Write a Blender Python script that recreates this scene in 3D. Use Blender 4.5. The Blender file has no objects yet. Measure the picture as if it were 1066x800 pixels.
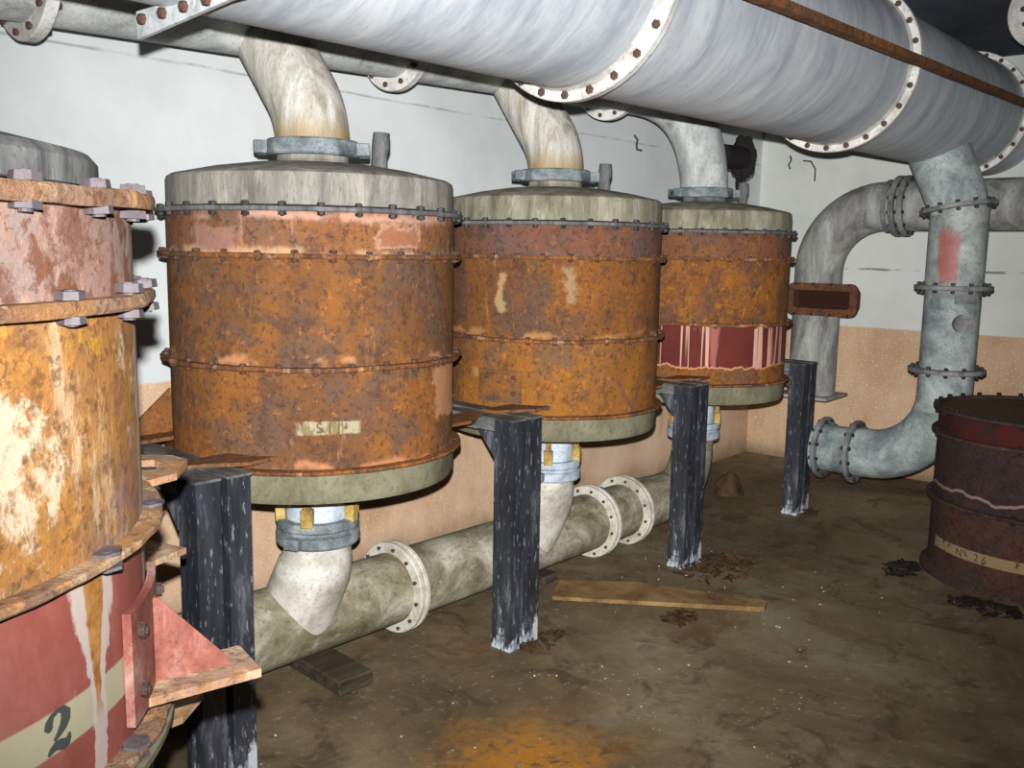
import bpy, bmesh, math, random
from math import sin, cos, pi, radians
from mathutils import Vector, Matrix, noise

random.seed(7)
SC = bpy.context.scene
COL = SC.collection

# ------------------------------------------------------------------ materials
class NT:
    """small wrapper that makes procedural node trees readable"""
    def __init__(self, name, rough=0.8, metal=0.0, spec=0.3, seed=0.0):
        self.m = bpy.data.materials.new(name)
        self.m.use_nodes = True
        self.t = self.m.node_tree
        self.n = self.t.nodes
        self.n.clear()
        self.out = self.n.new('ShaderNodeOutputMaterial')
        self.b = self.n.new('ShaderNodeBsdfPrincipled')
        self.t.links.new(self.b.outputs[0], self.out.inputs[0])
        self.b.inputs['Roughness'].default_value = rough
        self.b.inputs['Metallic'].default_value = metal
        self.b.inputs['Specular IOR Level'].default_value = spec
        tc = self.n.new('ShaderNodeTexCoord')
        self.obj = tc.outputs['Object']
        self.sep = None
        self.seed = seed

    def link(self, a, b):
        if hasattr(a, 'is_output'):
            self.t.links.new(a, b)
        else:
            b.default_value = a

    def mapped(self, stretch=(1, 1, 1), off=0.0):
        mp = self.n.new('ShaderNodeMapping')
        mp.inputs['Scale'].default_value = stretch
        s = self.seed + off
        mp.inputs['Location'].default_value = (s * 3.17, s * 5.71, s * 1.93)
        self.t.links.new(self.obj, mp.inputs['Vector'])
        return mp.outputs[0]

    def noise(self, scale, detail=6, rough=0.6, stretch=(1, 1, 1), off=0.0, dist=0.0):
        nd = self.n.new('ShaderNodeTexNoise')
        nd.inputs['Scale'].default_value = scale
        nd.inputs['Detail'].default_value = detail
        nd.inputs['Roughness'].default_value = rough
        nd.inputs['Distortion'].default_value = dist
        self.t.links.new(self.mapped(stretch, off), nd.inputs['Vector'])
        return nd.outputs['Fac']

    def voronoi(self, scale, stretch=(1, 1, 1), off=0.0):
        nd = self.n.new('ShaderNodeTexVoronoi')
        nd.inputs['Scale'].default_value = scale
        self.t.links.new(self.mapped(stretch, off), nd.inputs['Vector'])
        return nd.outputs['Distance']

    def ramp(self, fac, stops):
        r = self.n.new('ShaderNodeValToRGB')
        cr = r.color_ramp
        while len(cr.elements) < len(stops):
            cr.elements.new(0.5)
        for e, (p, c) in zip(cr.elements, stops):
            e.position = p
            if not hasattr(c, '__len__'):
                c = (c, c, c)
            e.color = (*c, 1)
        self.link(fac, r.inputs[0])
        return r.outputs[0]

    def step(self, fac, lo, hi):
        mr = self.n.new('ShaderNodeMapRange')
        mr.interpolation_type = 'SMOOTHSTEP'
        self.link(fac, mr.inputs['Value'])
        self.link(lo, mr.inputs['From Min'])
        self.link(hi, mr.inputs['From Max'])
        return mr.outputs[0]

    def math(self, op, a, b=0.0):
        nd = self.n.new('ShaderNodeMath')
        nd.operation = op
        self.link(a, nd.inputs[0])
        self.link(b, nd.inputs[1])
        return nd.outputs[0]

    def mul(self, a, b):
        return self.math('MULTIPLY', a, b)

    def mix(self, fac, a, b):
        nd = self.n.new('ShaderNodeMix')
        nd.data_type = 'RGBA'
        self.link(fac, nd.inputs[0])
        for v, i in ((a, 6), (b, 7)):
            if hasattr(v, 'is_output'):
                self.t.links.new(v, nd.inputs[i])
            else:
                nd.inputs[i].default_value = (*v, 1)
        return nd.outputs[2]

    def xyz(self, i):
        if self.sep is None:
            self.sep = self.n.new('ShaderNodeSeparateXYZ')
            self.t.links.new(self.obj, self.sep.inputs[0])
        return self.sep.outputs[i]

    def angle(self):
        return self.math('ARCTAN2', self.xyz(1), self.xyz(0))

    def band(self, v, lo, hi, soft):
        return self.mul(self.step(v, lo - soft, lo + soft), self.step(v, hi + soft, hi - soft))

    def color(self, c):
        self.link(c if hasattr(c, 'is_output') else (*c, 1), self.b.inputs['Base Color'])

    def bump(self, h, strength=0.4, dist=0.01):
        bp = self.n.new('ShaderNodeBump')
        bp.inputs['Strength'].default_value = strength
        bp.inputs['Distance'].default_value = dist
        self.link(h, bp.inputs['Height'])
        self.t.links.new(bp.outputs[0], self.b.inputs['Normal'])

    def rough(self, v):
        self.link(v, self.b.inputs['Roughness'])


def srgb(r, g, b):
    f = lambda c: (c / 255) / 12.92 if c <= 10.3 else ((c / 255 + 0.055) / 1.055) ** 2.4
    return (f(r), f(g), f(b))


def rust(name, seed, orange, brown, dark, pale, palefac=0.62, speck=1.0, extra=None, bump=0.5):
    k = NT(name, 0.85, 0.0, 0.2, seed)
    n1 = k.noise(2.6, 10, 0.72, (1, 1, .6), 0.0, 0.5)
    c = k.ramp(n1, [(0.34, brown), (0.47, tuple((a * .5 + b * .5) for a, b in zip(orange, brown))), (0.60, orange)])
    # greyish mill scale clouds
    grey = tuple(.65 * v + .35 * (sum(brown) / 3) * 1.2 for v in brown)
    n6 = k.noise(4.3, 9, 0.74, (1, 1, .8), 8.0, 0.3)
    c = k.mix(k.mul(k.step(n6, 0.46, 0.58), 0.8), c, grey)
    n4 = k.noise(7, 8, 0.72, (2.2, 2.2, 0.35), 3.0)
    c = k.mix(k.mul(k.step(n4, palefac - .04, palefac + .08), 0.6), c, pale)
    n2 = k.noise(13, 10, 0.78, (1, 1, 1), 1.0)
    c = k.mix(k.mul(k.step(n2, 0.49, 0.62), 0.6 * speck), c, dark)
    n3 = k.noise(55, 6, 0.7, (1, 1, 1), 2.0)
    c = k.mix(k.mul(k.step(n3, 0.53, 0.61), 0.7), c, dark)
    n5 = k.noise(30, 7, 0.75, (1, 1, .8), 5.0)
    c = k.mix(k.mul(k.step(n5, 0.55, 0.66), 0.6), c, tuple(min(1, v * 1.55) for v in orange))
    if extra:
        c = extra(k, c)
    k.color(c)
    k.bump(k.math('ADD', n2, k.mul(n3, 0.6)), bump, 0.012)
    return k.m


def galv(name, seed, base, dark, pale, stretch=(1, 1, 1), rough=0.6, scale=4, rusty=None, bump=0.15, extra=None, pit=1.0):
    k = NT(name, rough, 0.0, 0.35, seed)
    n1 = k.noise(scale, 8, 0.65, stretch, 0.0, 0.6)
    c = k.ramp(n1, [(0.34, dark), (0.5, base), (0.66, pale)])
    n2 = k.noise(scale * 7, 6, 0.65, stretch, 1.0)
    c = k.mix(k.mul(k.step(n2, 0.52, 0.70), 0.45), c, dark)
    n3 = k.noise(scale * 5, 6, 0.65, stretch, 4.0)
    c = k.mix(k.mul(k.step(n3, 0.55, 0.70), 0.45), c, pale)
    n5 = k.noise(scale * 14, 6, 0.75, stretch, 9.0)
    c = k.mix(k.mul(k.step(n5, 0.53, 0.63), 0.5 * pit), c, tuple(v * .62 for v in dark))
    if rusty:
        n4 = k.noise(scale * 1.6, 8, 0.7, (1, 1, 1), 7.0)
        c = k.mix(k.mul(k.step(n4, 0.60, 0.70), 0.8), c, rusty)
    if extra:
        c = extra(k, c)
    k.color(c)
    k.bump(n2, bump, 0.006)
    return k.m


ORANGE = srgb(142, 90, 42); BROWN = srgb(104, 70, 44); DARK = srgb(70, 51, 46); PALE = srgb(180, 138, 102)
PINK = srgb(214, 160, 140)

# ------------------------------------------------------------------ mesh helpers
def ring_pts(c, axis, r, n, jitter=None, ref=None):
    axis = Vector(axis).normalized()
    if ref is None:
        ref = Vector((0, 0, 1)) if abs(axis.z) < 0.9 else Vector((1, 0, 0))
    u = axis.cross(ref).normalized()
    v = axis.cross(u).normalized()
    return [Vector(c) + u * (r * cos(2 * pi * i / n)) + v * (r * sin(2 * pi * i / n)) for i in range(n)]


def lathe(bm, prof, n=96, closed=False, origin=(0, 0, 0), rag=0.0, seed=0.0):
    """revolve (r, z) profile about the vertical axis"""
    rows = []
    for j, (r, z) in enumerate(prof):
        if r < 1e-5:
            rows.append([bm.verts.new((origin[0], origin[1], origin[2] + z))])
            continue
        row = []
        for i in range(n):
            a = 2 * pi * i / n
            rr, zz = r, z
            if rag:
                p = Vector((cos(a) * 9 + seed, sin(a) * 9, z * 30))
                q = Vector((cos(a) * 3 + seed, sin(a) * 3, 4.0))
                rr += rag * (noise.noise(p) + .4 * noise.noise(p * 3.1))
                zz += rag * .7 * noise.noise(q * 1.7)
            row.append(bm.verts.new((origin[0] + rr * cos(a), origin[1] + rr * sin(a), origin[2] + zz)))
        rows.append(row)
    pairs = list(zip(rows, rows[1:]))
    if closed:
        pairs.append((rows[-1], rows[0]))
    for a, b in pairs:
        if len(a) == 1 and len(b) == 1:
            continue
        for i in range(n):
            j = (i + 1) % n
            if len(a) == 1:
                bm.faces.new((a[0], b[j], b[i]))
            elif len(b) == 1:
                bm.faces.new((a[i], a[j], b[0]))
            else:
                bm.faces.new((a[i], a[j], b[j], b[i]))


def sweep(bm, pts, rad, n=40, cap=True, ref=None):
    """round tube through points, parallel-transported rings"""
    pts = [Vector(p) for p in pts]
    rads = rad if hasattr(rad, '__len__') else [rad] * len(pts)
    tang = []
    for i in range(len(pts)):
        a = pts[max(i - 1, 0)]; b = pts[min(i + 1, len(pts) - 1)]
        tang.append((b - a).normalized())
    t0 = tang[0]
    ref = ref or (Vector((0, 0, 1)) if abs(t0.z) < .9 else Vector((1, 0, 0)))
    u = t0.cross(ref).normalized()
    rows = []
    for p, t, r in zip(pts, tang, rads):
        u = (u - t * u.dot(t)).normalized()
        v = t.cross(u)
        rows.append([bm.verts.new(p + u * (r * cos(2 * pi * i / n)) + v * (r * sin(2 * pi * i / n))) for i in range(n)])
    for a, b in zip(rows, rows[1:]):
        for i in range(n):
            j = (i + 1) % n
            bm.faces.new((a[i], a[j], b[j], b[i]))
    if cap:
        bm.faces.new(rows[0][::-1]); bm.faces.new(rows[-1])


def annulus(bm, c, axis, r0, r1, th, n=64, bev=0.004):
    """flange ring: rectangular section with small bevel, centred on c"""
    axis = Vector(axis).normalized()
    sec = [(r0, -th / 2), (r1 - bev, -th / 2), (r1, -th / 2 + bev), (r1, th / 2 - bev), (r1 - bev, th / 2), (r0, th / 2)]
    rows = [[bm.verts.new(q) for q in ring_pts(Vector(c) + axis * h, axis, r, n)] for r, h in sec]
    for a, b in zip(rows, rows[1:] + rows[:1]):
        for i in range(n):
            j = (i + 1) % n
            bm.faces.new((a[i], a[j], b[j], b[i]))


def box(bm, lo, hi, M=None, bev=0.0):
    x0, y0, z0 = lo; x1, y1, z1 = hi
    g = bmesh.ops.create_cube(bm, size=1)
    vs = g['verts']
    for v in vs:
        v.co = Vector(((x0 + x1) / 2 + v.co.x * (x1 - x0), (y0 + y1) / 2 + v.co.y * (y1 - y0), (z0 + z1) / 2 + v.co.z * (z1 - z0)))
    if bev:
        es = list({e for v in vs for e in v.link_edges})
        r = bmesh.ops.bevel(bm, geom=es, offset=bev, segments=1, affect='EDGES')
        vs = list({v for f in r['faces'] for v in f.verts} | {v for v in vs if v.is_valid})
    if M is not None:
        for v in vs:
            v.co = M @ v.co
    return vs


def prism(bm, poly, p0, ux, uy, uz, th):
    """extrude polygon (in ux,uy plane at p0) by th along uz"""
    p0, ux, uy, uz = Vector(p0), Vector(ux), Vector(uy), Vector(uz)
    a = [bm.verts.new(p0 + ux * x + uy * y) for x, y in poly]
    b = [bm.verts.new(p0 + ux * x + uy * y + uz * th) for x, y in poly]
    bm.faces.new(a[::-1]); bm.faces.new(b)
    for i in range(len(poly)):
        j = (i + 1) % len(poly)
        bm.faces.new((a[i], a[j], b[j], b[i]))


def BM():
    return bmesh.new()


def mk(name, bm, mat, parent=None, sharp=35, label=None):
    bmesh.ops.recalc_face_normals(bm, faces=bm.faces)
    me = bpy.data.meshes.new(name)
    bm.to_mesh(me); bm.free()
    for p in me.polygons:
        p.use_smooth = True
    me.set_sharp_from_angle(angle=radians(sharp))
    if mat:
        me.materials.append(mat)
    o = bpy.data.objects.new(name, me)
    COL.objects.link(o)
    if parent is not None:
        o.parent = parent
    if label:
        o['label'] = label
    return o


def inst(name, mesh, parent, loc, axis=(0, 0, 1), spin=0.0, scale=1.0):
    o = bpy.data.objects.new(name, mesh)
    COL.objects.link(o)
    o.parent = parent
    o.location = loc
    q = Vector(axis).normalized().to_track_quat('Z', 'Y')
    o.rotation_mode = 'QUATERNION'
    o.rotation_quaternion = q @ Matrix.Rotation(spin, 3, 'Z').to_quaternion()
    o.scale = (scale,) * 3
    return o


def thing(name, label, cat, loc=(0, 0, 0), group=None):
    o = bpy.data.objects.new(name, None)
    o.empty_display_size = .1
    COL.objects.link(o)
    o.location = loc
    tag(o, label, cat, group)
    return o


def tag(o, label, cat, group=None, kind=None):
    if label:
        o['label'] = label
    if cat:
        o['category'] = cat
    if group:
        o['group'] = group
    if kind:
        o['kind'] = kind
    return o


def bolt_mesh(name, r, head, shank, mat, both=True):
    bm = BM()
    def hexa(z0, z1, rr, n=6):
        lo = [bm.verts.new((rr * cos(2 * pi * i / n), rr * sin(2 * pi * i / n), z0)) for i in range(n)]
        hi = [bm.verts.new((rr * .94 * cos(2 * pi * i / n), rr * .94 * sin(2 * pi * i / n), z1)) for i in range(n)]
        bm.faces.new(lo[::-1]); bm.faces.new(hi)
        for i in range(n):
            j = (i + 1) % n
            bm.faces.new((lo[i], lo[j], hi[j], hi[i]))
    hexa(shank / 2, shank / 2 + head, r)
    if both:
        hexa(-shank / 2 - head * .9, -shank / 2, r)
        hexa(-shank / 2 - head * 1.2, shank / 2 + head * 1.15, r * .45, 10)
    else:
        hexa(shank / 2 - .004, shank / 2 + head * 1.35, r * .5, 10)
    bmesh.ops.recalc_face_normals(bm, faces=bm.faces)
    me = bpy.data.meshes.new(name)
    bm.to_mesh(me); bm.free()
    me.materials.append(mat)
    return me

# ------------------------------------------------------------------ materials in use
def wall_extra():
    k = NT('plastered_wall', 0.9, 0, 0.15, 1)
    z = k.math('ADD', k.xyz(2), k.mul(k.math('SUBTRACT', k.noise(3, 5), .5), .02))
    n = k.noise(1.3, 8, .6)
    up = k.ramp(n, [(.3, srgb(186, 191, 191)), (.55, srgb(203, 207, 207)), (.75, srgb(211, 214, 213))])
    s = k.noise(6, 8, .7, (1.5, 1.5, .25), 2)
    up = k.mix(k.mul(k.step(s, .60, .8), .25), up, srgb(160, 160, 150))
    # paint crack line with dark blotches at 2.35 m
    cz = k.math('ABSOLUTE', k.math('SUBTRACT', k.math('SUBTRACT', k.xyz(2), 2.352), k.mul(k.math('SUBTRACT', k.noise(2.5, 4, .5, (1, 1, 1), 6), .5), .03)))
    cr = k.mul(k.step(cz, k.mul(k.noise(6, 5, .7, (1, 1, 1), 14), .018), .001), k.step(k.noise(2.2, 6, .7, (1, 1, 1), 8), .38, .55))
    up = k.mix(k.mul(cr, .5), up, srgb(100, 100, 94))
    dn = k.ramp(k.noise(2.2, 8, .65, (1, 1, .6), 3), [(.3, srgb(176, 140, 110)), (.5, srgb(205, 172, 142)), (.7, srgb(220, 192, 164))])
    sp = k.noise(95, 3, .6, (1, 1, 1), 4)
    dn = k.mix(k.mul(k.step(sp, .58, .68), .45), dn, srgb(240, 226, 206))
    dr = k.noise(3.5, 6, .65, (2.4, 2.4, .2), 5)
    dn = k.mix(k.mul(k.step(dr, .6, .72), .55), dn, srgb(150, 112, 80))
    # uneven darker brown towards the foot of the wall
    foot_dark = k.step(k.math('ADD', k.xyz(2), k.mul(k.noise(3, 6, .6, (1, 1, 1), 9), .25)), .34, .08)
    dn = k.mix(k.mul(foot_dark, .8), dn, srgb(88, 76, 58))
    k.color(k.mix(k.step(z, 1.085, 1.10), dn, up))
    k.bump(k.noise(30, 5), .12, .004)
    return k.m


def wall_right_mat():
    k = NT('plastered_end_wall', 0.9, 0, 0.15, 5)
    z = k.math('ADD', k.xyz(2), k.mul(k.math('SUBTRACT', k.noise(3, 5), .5), .015))
    n = k.noise(1.3, 8, .6)
    up = k.ramp(n, [(.3, srgb(186, 190, 184)), (.55, srgb(204, 206, 200)), (.75, srgb(212, 214, 208))])
    cz = k.math('ABSOLUTE', k.math('SUBTRACT', k.math('SUBTRACT', k.xyz(2), 1.545), k.mul(k.math('SUBTRACT', k.noise(2.5, 4, .5, (1, 1, 1), 6), .5), .03)))
    cr = k.mul(k.step(cz, .013, .004), k.step(k.noise(2.6, 6, .7, (1, 1, 1), 8), .42, .55))
    up = k.mix(k.mul(cr, .75), up, srgb(84, 80, 70))
    dn = k.ramp(k.noise(2.2, 8, .65, (1, 1, .6), 3), [(.3, srgb(168, 134, 104)), (.5, srgb(190, 158, 128)), (.7, srgb(206, 178, 148))])
    sp = k.noise(60, 3, .6, (1, 1, 1), 4)
    dn = k.mix(k.mul(k.step(sp, .57, .66), .6), dn, srgb(226, 212, 186))
    dr = k.noise(2.5, 6, .65, (2.0, 2.0, .5), 5)
    dn = k.mix(k.mul(k.step(dr, .62, .72), .6), dn, srgb(146, 106, 74))
    foot_dark = k.step(k.math('ADD', k.xyz(2), k.mul(k.noise(3, 6, .6, (1, 1, 1), 9), .2)), .26, .04)
    dn = k.mix(k.mul(foot_dark, .8), dn, srgb(80, 68, 50))
    k.color(k.mix(k.step(z, 1.100, 1.115), dn, up))
    k.bump(k.noise(30, 5), .12, .004)
    return k.m


def floor_mat():
    k = NT('dirty_concrete', 0.75, 0, 0.3, 2)
    n = k.noise(1.1, 10, .68, (1, 1, 1), 0, .5)
    c = k.ramp(n, [(.30, srgb(76, 63, 47)), (.48, srgb(109, 93, 69)), (.60, srgb(128, 114, 89)), (.75, srgb(148, 138, 118))])
    n2 = k.noise(4.5, 9, .7, (1, 1, 1), 2, .8)
    c = k.mix(k.mul(k.step(n2, .50, .64), .7), c, srgb(70, 55, 42))
    n3 = k.noise(26, 7, .7, (1, 1, 1), 3)
    c = k.mix(k.mul(k.step(n3, .56, .70), .6), c, srgb(150, 142, 128))
    n6 = k.noise(2.1, 8, .7, (1, 1, 1), 12, .5)
    c = k.mix(k.mul(k.step(n6, .56, .68), .6), c, srgb(106, 74, 46))
    # ochre rust bloom in front of the second post
    dx = k.math('SUBTRACT', k.xyz(0), 2.13); dy = k.math('SUBTRACT', k.xyz(1), -1.74)
    d = k.math('SQRT', k.math('ADD', k.mul(dx, dx), k.mul(k.mul(dy, dy), 1.2)))
    d = k.math('ADD', d, k.mul(k.math('SUBTRACT', k.noise(5, 8, .7, (1, 1, 1), 4), .5), .7))
    f = k.mul(k.step(d, .46, .05), k.step(k.noise(30, 5, .7, (1, 1, 1), 5), .3, .55))
    c = k.mix(k.mul(f, .95), c, srgb(178, 118, 40))
    # pale crumbs of fallen paint
    v = k.voronoi(34, (1, 1, 1), 1)
    m = k.mul(k.step(v, .13, .07), k.step(k.noise(2.4, 4, .6, (1, 1, 1), 9), .52, .62))
    c = k.mix(m, c, srgb(200, 196, 184))
    k.color(c)
    k.rough(k.ramp(k.noise(1.6, 6, .6, (1, 1, 1), 7), [(.4, .55), (.6, .9)]))
    k.bump(k.math('ADD', n3, n2), .35, .012)
    return k.m


def post_mat():
    k = NT('black_bitumen_paint', 0.55, 0, 0.4, 3)
    n = k.noise(14, 8, .7, (1, 1, .18))
    c = k.ramp(n, [(.4, srgb(34, 36, 42)), (.55, srgb(50, 52, 60)), (.70, srgb(112, 114, 122))])
    n2 = k.noise(75, 5, .65, (1, 1, .22), 2)
    c = k.mix(k.mul(k.step(n2, .59, .66), .75), c, srgb(132, 134, 140))
    # paint lost at the foot, leaving pale lime
    h = k.math('SUBTRACT', k.xyz(2), k.mul(k.step(k.noise(9, 6, .75, (1, 1, .35), 4), .38, .70), .20))
    c = k.mix(k.mul(k.step(h, .01, -.04), .95), c, k.ramp(k.noise(20, 5, .6, (1, 1, 1), 5), [(.4, srgb(120, 128, 140)), (.55, srgb(188, 196, 202))]))
    k.color(c)
    k.bump(n, .3, .006)
    return k.m


def wood_mat(name, a, b, seed):
    k = NT(name, .85, 0, .2, seed)
    n = k.noise(9, 8, .7, (.25, 2.2, 2.2), 0, .5)
    c = k.ramp(n, [(.32, a), (.62, b)])
    n2 = k.noise(5, 6, .6, (1, 1, 1), 2)
    c = k.mix(k.mul(k.step(n2, .55, .75), .6), c, tuple(v * .4 for v in a))
    k.color(c); k.bump(n, .3, .006)
    return k.m


M = {}
M['wall'] = wall_extra(); M['wall_right'] = wall_right_mat(); M['floor'] = floor_mat()
kc = NT('ceiling_paint', .9, 0, .15, 9)
kc.color(kc.ramp(kc.noise(2, 7), [(.35, srgb(70, 76, 84)), (.65, srgb(96, 102, 110))]))
M['ceiling'] = kc.m
M['post'] = post_mat()
M['wood'] = wood_mat('weathered_board', srgb(96, 76, 50), srgb(168, 140, 96), 1)
M['dark_wood'] = wood_mat('tarred_timber', srgb(36, 30, 24), srgb(78, 68, 54), 2)
M['pale_wood'] = wood_mat('pale_timber', srgb(150, 112, 76), srgb(206, 172, 134), 3)
M['bolt_rust'] = rust('rusty_bolt', 2, srgb(112, 74, 52), srgb(84, 62, 54), srgb(48, 40, 42), srgb(140, 110, 90))
M['bolt_grey'] = galv('grey_bolt', 3, srgb(88, 84, 86), srgb(52, 50, 54), srgb(128, 124, 126))
M['bolt_dark'] = galv('dark_bolt', 44, srgb(62, 56, 58), srgb(40, 36, 38), srgb(86, 78, 78))
M['bolt_pale'] = galv('pale_bolt', 4, srgb(84, 76, 80), srgb(60, 52, 54), srgb(104, 96, 98))
M['bolt_brown'] = rust('brown_bolt', 5, srgb(96, 72, 60), srgb(78, 62, 58), srgb(52, 44, 46), srgb(120, 100, 92))
M['duct'] = galv('brushed_aluminium_paint', 1, srgb(184, 190, 196), srgb(158, 165, 173), srgb(206, 210, 214), (3.2, .8, .8), .55, 2.6, None, .1, None, .35)
M['duct_flange'] = galv('white_painted_flange', 2, srgb(214, 212, 208), srgb(168, 164, 158), srgb(232, 230, 226), rough=.6, rusty=srgb(150, 110, 80))
M['header'] = galv('white_painted_pipe', 3, srgb(182, 185, 184), srgb(140, 142, 140), srgb(208, 210, 207), (1.4, 1.4, .6), .65, 6)

def neck_rust(zr):
    def f(k, c):
        s = k.noise(9, 8, .7, (2.5, 2.5, .3), 3)
        c = k.mix(k.mul(k.step(s, .54, .68), .6), c, srgb(140, 120, 88))
        g = k.step(k.math('ADD', k.xyz(2), k.mul(k.noise(12, 6, .7, (1.5, 1.5, .4), 4), .14)), zr + .17, zr + .05)
        c = k.mix(k.mul(g, .75), c, srgb(150, 118, 62))
        r = k.mul(k.step(k.noise(7, 6, .65, (1, 1, .6), 5), .62, .72), .6)
        return k.mix(r, c, srgb(196, 146, 134))
    return f
M['branch'] = galv('cracked_white_paint', 4, srgb(186, 182, 172), srgb(142, 136, 124), srgb(216, 213, 206), (2.4, 2.4, .4), .7, 7, None, .3, neck_rust(-.40))
M['collar'] = galv('grey_clamp_paint', 5, srgb(106, 114, 118), srgb(66, 72, 76), srgb(150, 157, 160), rough=.6, scale=9, rusty=srgb(110, 80, 60))
M['lid'] = galv('grey_lid_paint', 6, srgb(132, 129, 121), srgb(98, 94, 86), srgb(168, 163, 150), (2, 2, .4), .8, 6, srgb(122, 118, 96))
M['lid_olive'] = galv('olive_lid_paint', 7, srgb(130, 126, 107), srgb(96, 92, 75), srgb(168, 163, 146), (2, 2, .4), .8, 6, srgb(110, 104, 78))
M['lid_dark'] = galv('dark_grey_lid_paint', 8, srgb(98, 98, 98), srgb(64, 64, 66), srgb(130, 130, 126), (2, 2, .5), .85, 7)
M['pan'] = galv('olive_grey_pan_paint', 9, srgb(118, 114, 92), srgb(92, 86, 66), srgb(140, 136, 114), (1, 1, .6), .75, 6)
M['blue_neck'] = galv('pale_blue_paint', 10, srgb(178, 190, 202), srgb(130, 140, 152), srgb(206, 214, 222), rough=.6, scale=8, rusty=srgb(130, 130, 120))
M['manifold'] = galv('grimy_white_pipe', 11, srgb(138, 131, 108), srgb(88, 81, 60), srgb(190, 184, 168), (.8, 1, 1), .7, 4.5, srgb(104, 92, 58), .25)
M['manifold_flange'] = galv('cream_flange', 12, srgb(196, 191, 178), srgb(154, 147, 130), srgb(216, 212, 202), rough=.7, scale=6)
M['low_branch'] = galv('off_white_pipe', 13, srgb(188, 184, 174), srgb(146, 140, 124), srgb(214, 210, 202), rough=.7, scale=5)
M['down'] = galv('bluish_zinc_pipe', 14, srgb(146, 155, 155), srgb(98, 106, 110), srgb(184, 194, 190), rough=.55, scale=5, rusty=srgb(112, 118, 112))

def red_patch(k, c):
    m = k.mul(k.band(k.xyz(2), 1.50, 1.80, .05), k.step(k.noise(8, 6, .6, (1, 1, .8), 11), .40, .52))
    a = k.step(k.math('ABSOLUTE', k.angle()), 2.70, 2.84)
    return k.mix(k.mul(k.mul(m, a), .75), c, srgb(172, 84, 76))
M['down_upper'] = galv('zinc_pipe_with_red_paint', 15, srgb(152, 159, 157), srgb(108, 114, 112), srgb(186, 193, 187), rough=.55, scale=5, extra=red_patch)
M['down_flange'] = galv('dull_zinc_flange', 16, srgb(122, 122, 122), srgb(84, 82, 84), srgb(150, 150, 148), rough=.6, scale=9, rusty=srgb(96, 74, 60))
M['arch'] = galv('grey_arch_pipe', 17, srgb(146, 146, 142), srgb(104, 101, 98), srgb(176, 177, 171), (1.5, 1.5, .5), .6, 5)
M['frame_rust'] = rust('brown_frame_rust', 9, srgb(118, 74, 48), srgb(86, 56, 42), srgb(50, 38, 34), srgb(140, 104, 80))
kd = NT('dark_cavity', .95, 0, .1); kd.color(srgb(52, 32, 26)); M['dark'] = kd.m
kb = NT('black_rubber', .7, 0, .3); kb.color(srgb(30, 27, 27)); kb.bump(kb.noise(30, 5), .5, .01); M['black'] = kb.m
M['bar_rust'] = rust('bar_rust', 12, srgb(150, 100, 62), srgb(104, 70, 48), srgb(56, 42, 36), srgb(190, 150, 110))
kw = NT('wire', .6); kw.color(srgb(66, 62, 56)); M['wire'] = kw.m
M['latch'] = galv('ochre_latch', 18, srgb(168, 138, 66), srgb(110, 84, 50), srgb(190, 170, 110), scale=12, rusty=srgb(120, 80, 40))
M['yellow'] = M['latch']
M['angle'] = galv('white_angle_iron', 19, srgb(198, 202, 204), srgb(150, 152, 154), srgb(224, 226, 226), scale=8, rusty=srgb(150, 136, 124))
ki = NT('stencil_ink', .8); ki.color(srgb(66, 70, 66)); M['ink'] = ki.m
M['leaf'] = rust('dead_leaf', 14, srgb(92, 64, 38), srgb(66, 48, 32), srgb(40, 30, 24), srgb(120, 88, 56))

M['leaf_dark'] = rust('dark_scale_flake', 15, srgb(52, 38, 32), srgb(40, 30, 28), srgb(26, 22, 22), srgb(60, 46, 38))

# ------------------------------------------------------------------ room
def structure(name, lo, hi, mat, label):
    bm = BM(); box(bm, lo, hi)
    o = mk(name, bm, mat); o['kind'] = 'structure'; o['label'] = label
    return o

XW = 7.07
structure('floor', (-3, -5.5, -.15), (XW + .2, .2, 0), M['floor'], 'dirty brown concrete floor with a rust coloured bloom')
structure('ceiling', (-3, -5.5, 2.99), (XW + .2, .2, 3.14), M['ceiling'], 'dark bluish grey ceiling above the ducts')
structure('wall_back', (-3, 0, 0), (XW, .2, 2.99), M['wall'], 'long wall, white above a pinkish beige dado, behind the tanks')
structure('wall_right', (XW, -5.5, 0), (XW + .2, .2, 2.99), M['wall_right'], 'far end wall, white above a speckled beige dado')

# ------------------------------------------------------------------ filter tanks
R = .5
Z1, Z2, Z3, Z4, Z5 = 1.7587, 1.6158, 1.2634, .9341, .8255
RF = .5326

def flange(parent, name, z, zb, rf, th, mat, bolts, nb, r0=R - .004, rag=0.004, seed=0., off=0.0, rb=None, bmax=None):
    bm = BM()
    prof = [(r0, z - zb - th / 2), (rf - .003, z - zb - th / 2), (rf, z - zb - th / 4), (rf, z - zb + th / 4), (rf - .003, z - zb + th / 2), (r0, z - zb + th / 2)]
    lathe(bm, prof, 160, True, rag=rag, seed=seed)
    f = mk(name, bm, mat, parent, 30)
    rb = rb or rf - .016
    for i in range(nb):
        a = 2 * pi * (i + off) / nb
        inst('bolt', bolts, f, (rb * cos(a), rb * sin(a), z - zb), (random.uniform(-.06, .06), random.uniform(-.06, .06), 1), random.random(), random.uniform(.9, 1.1))
    return f


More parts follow.
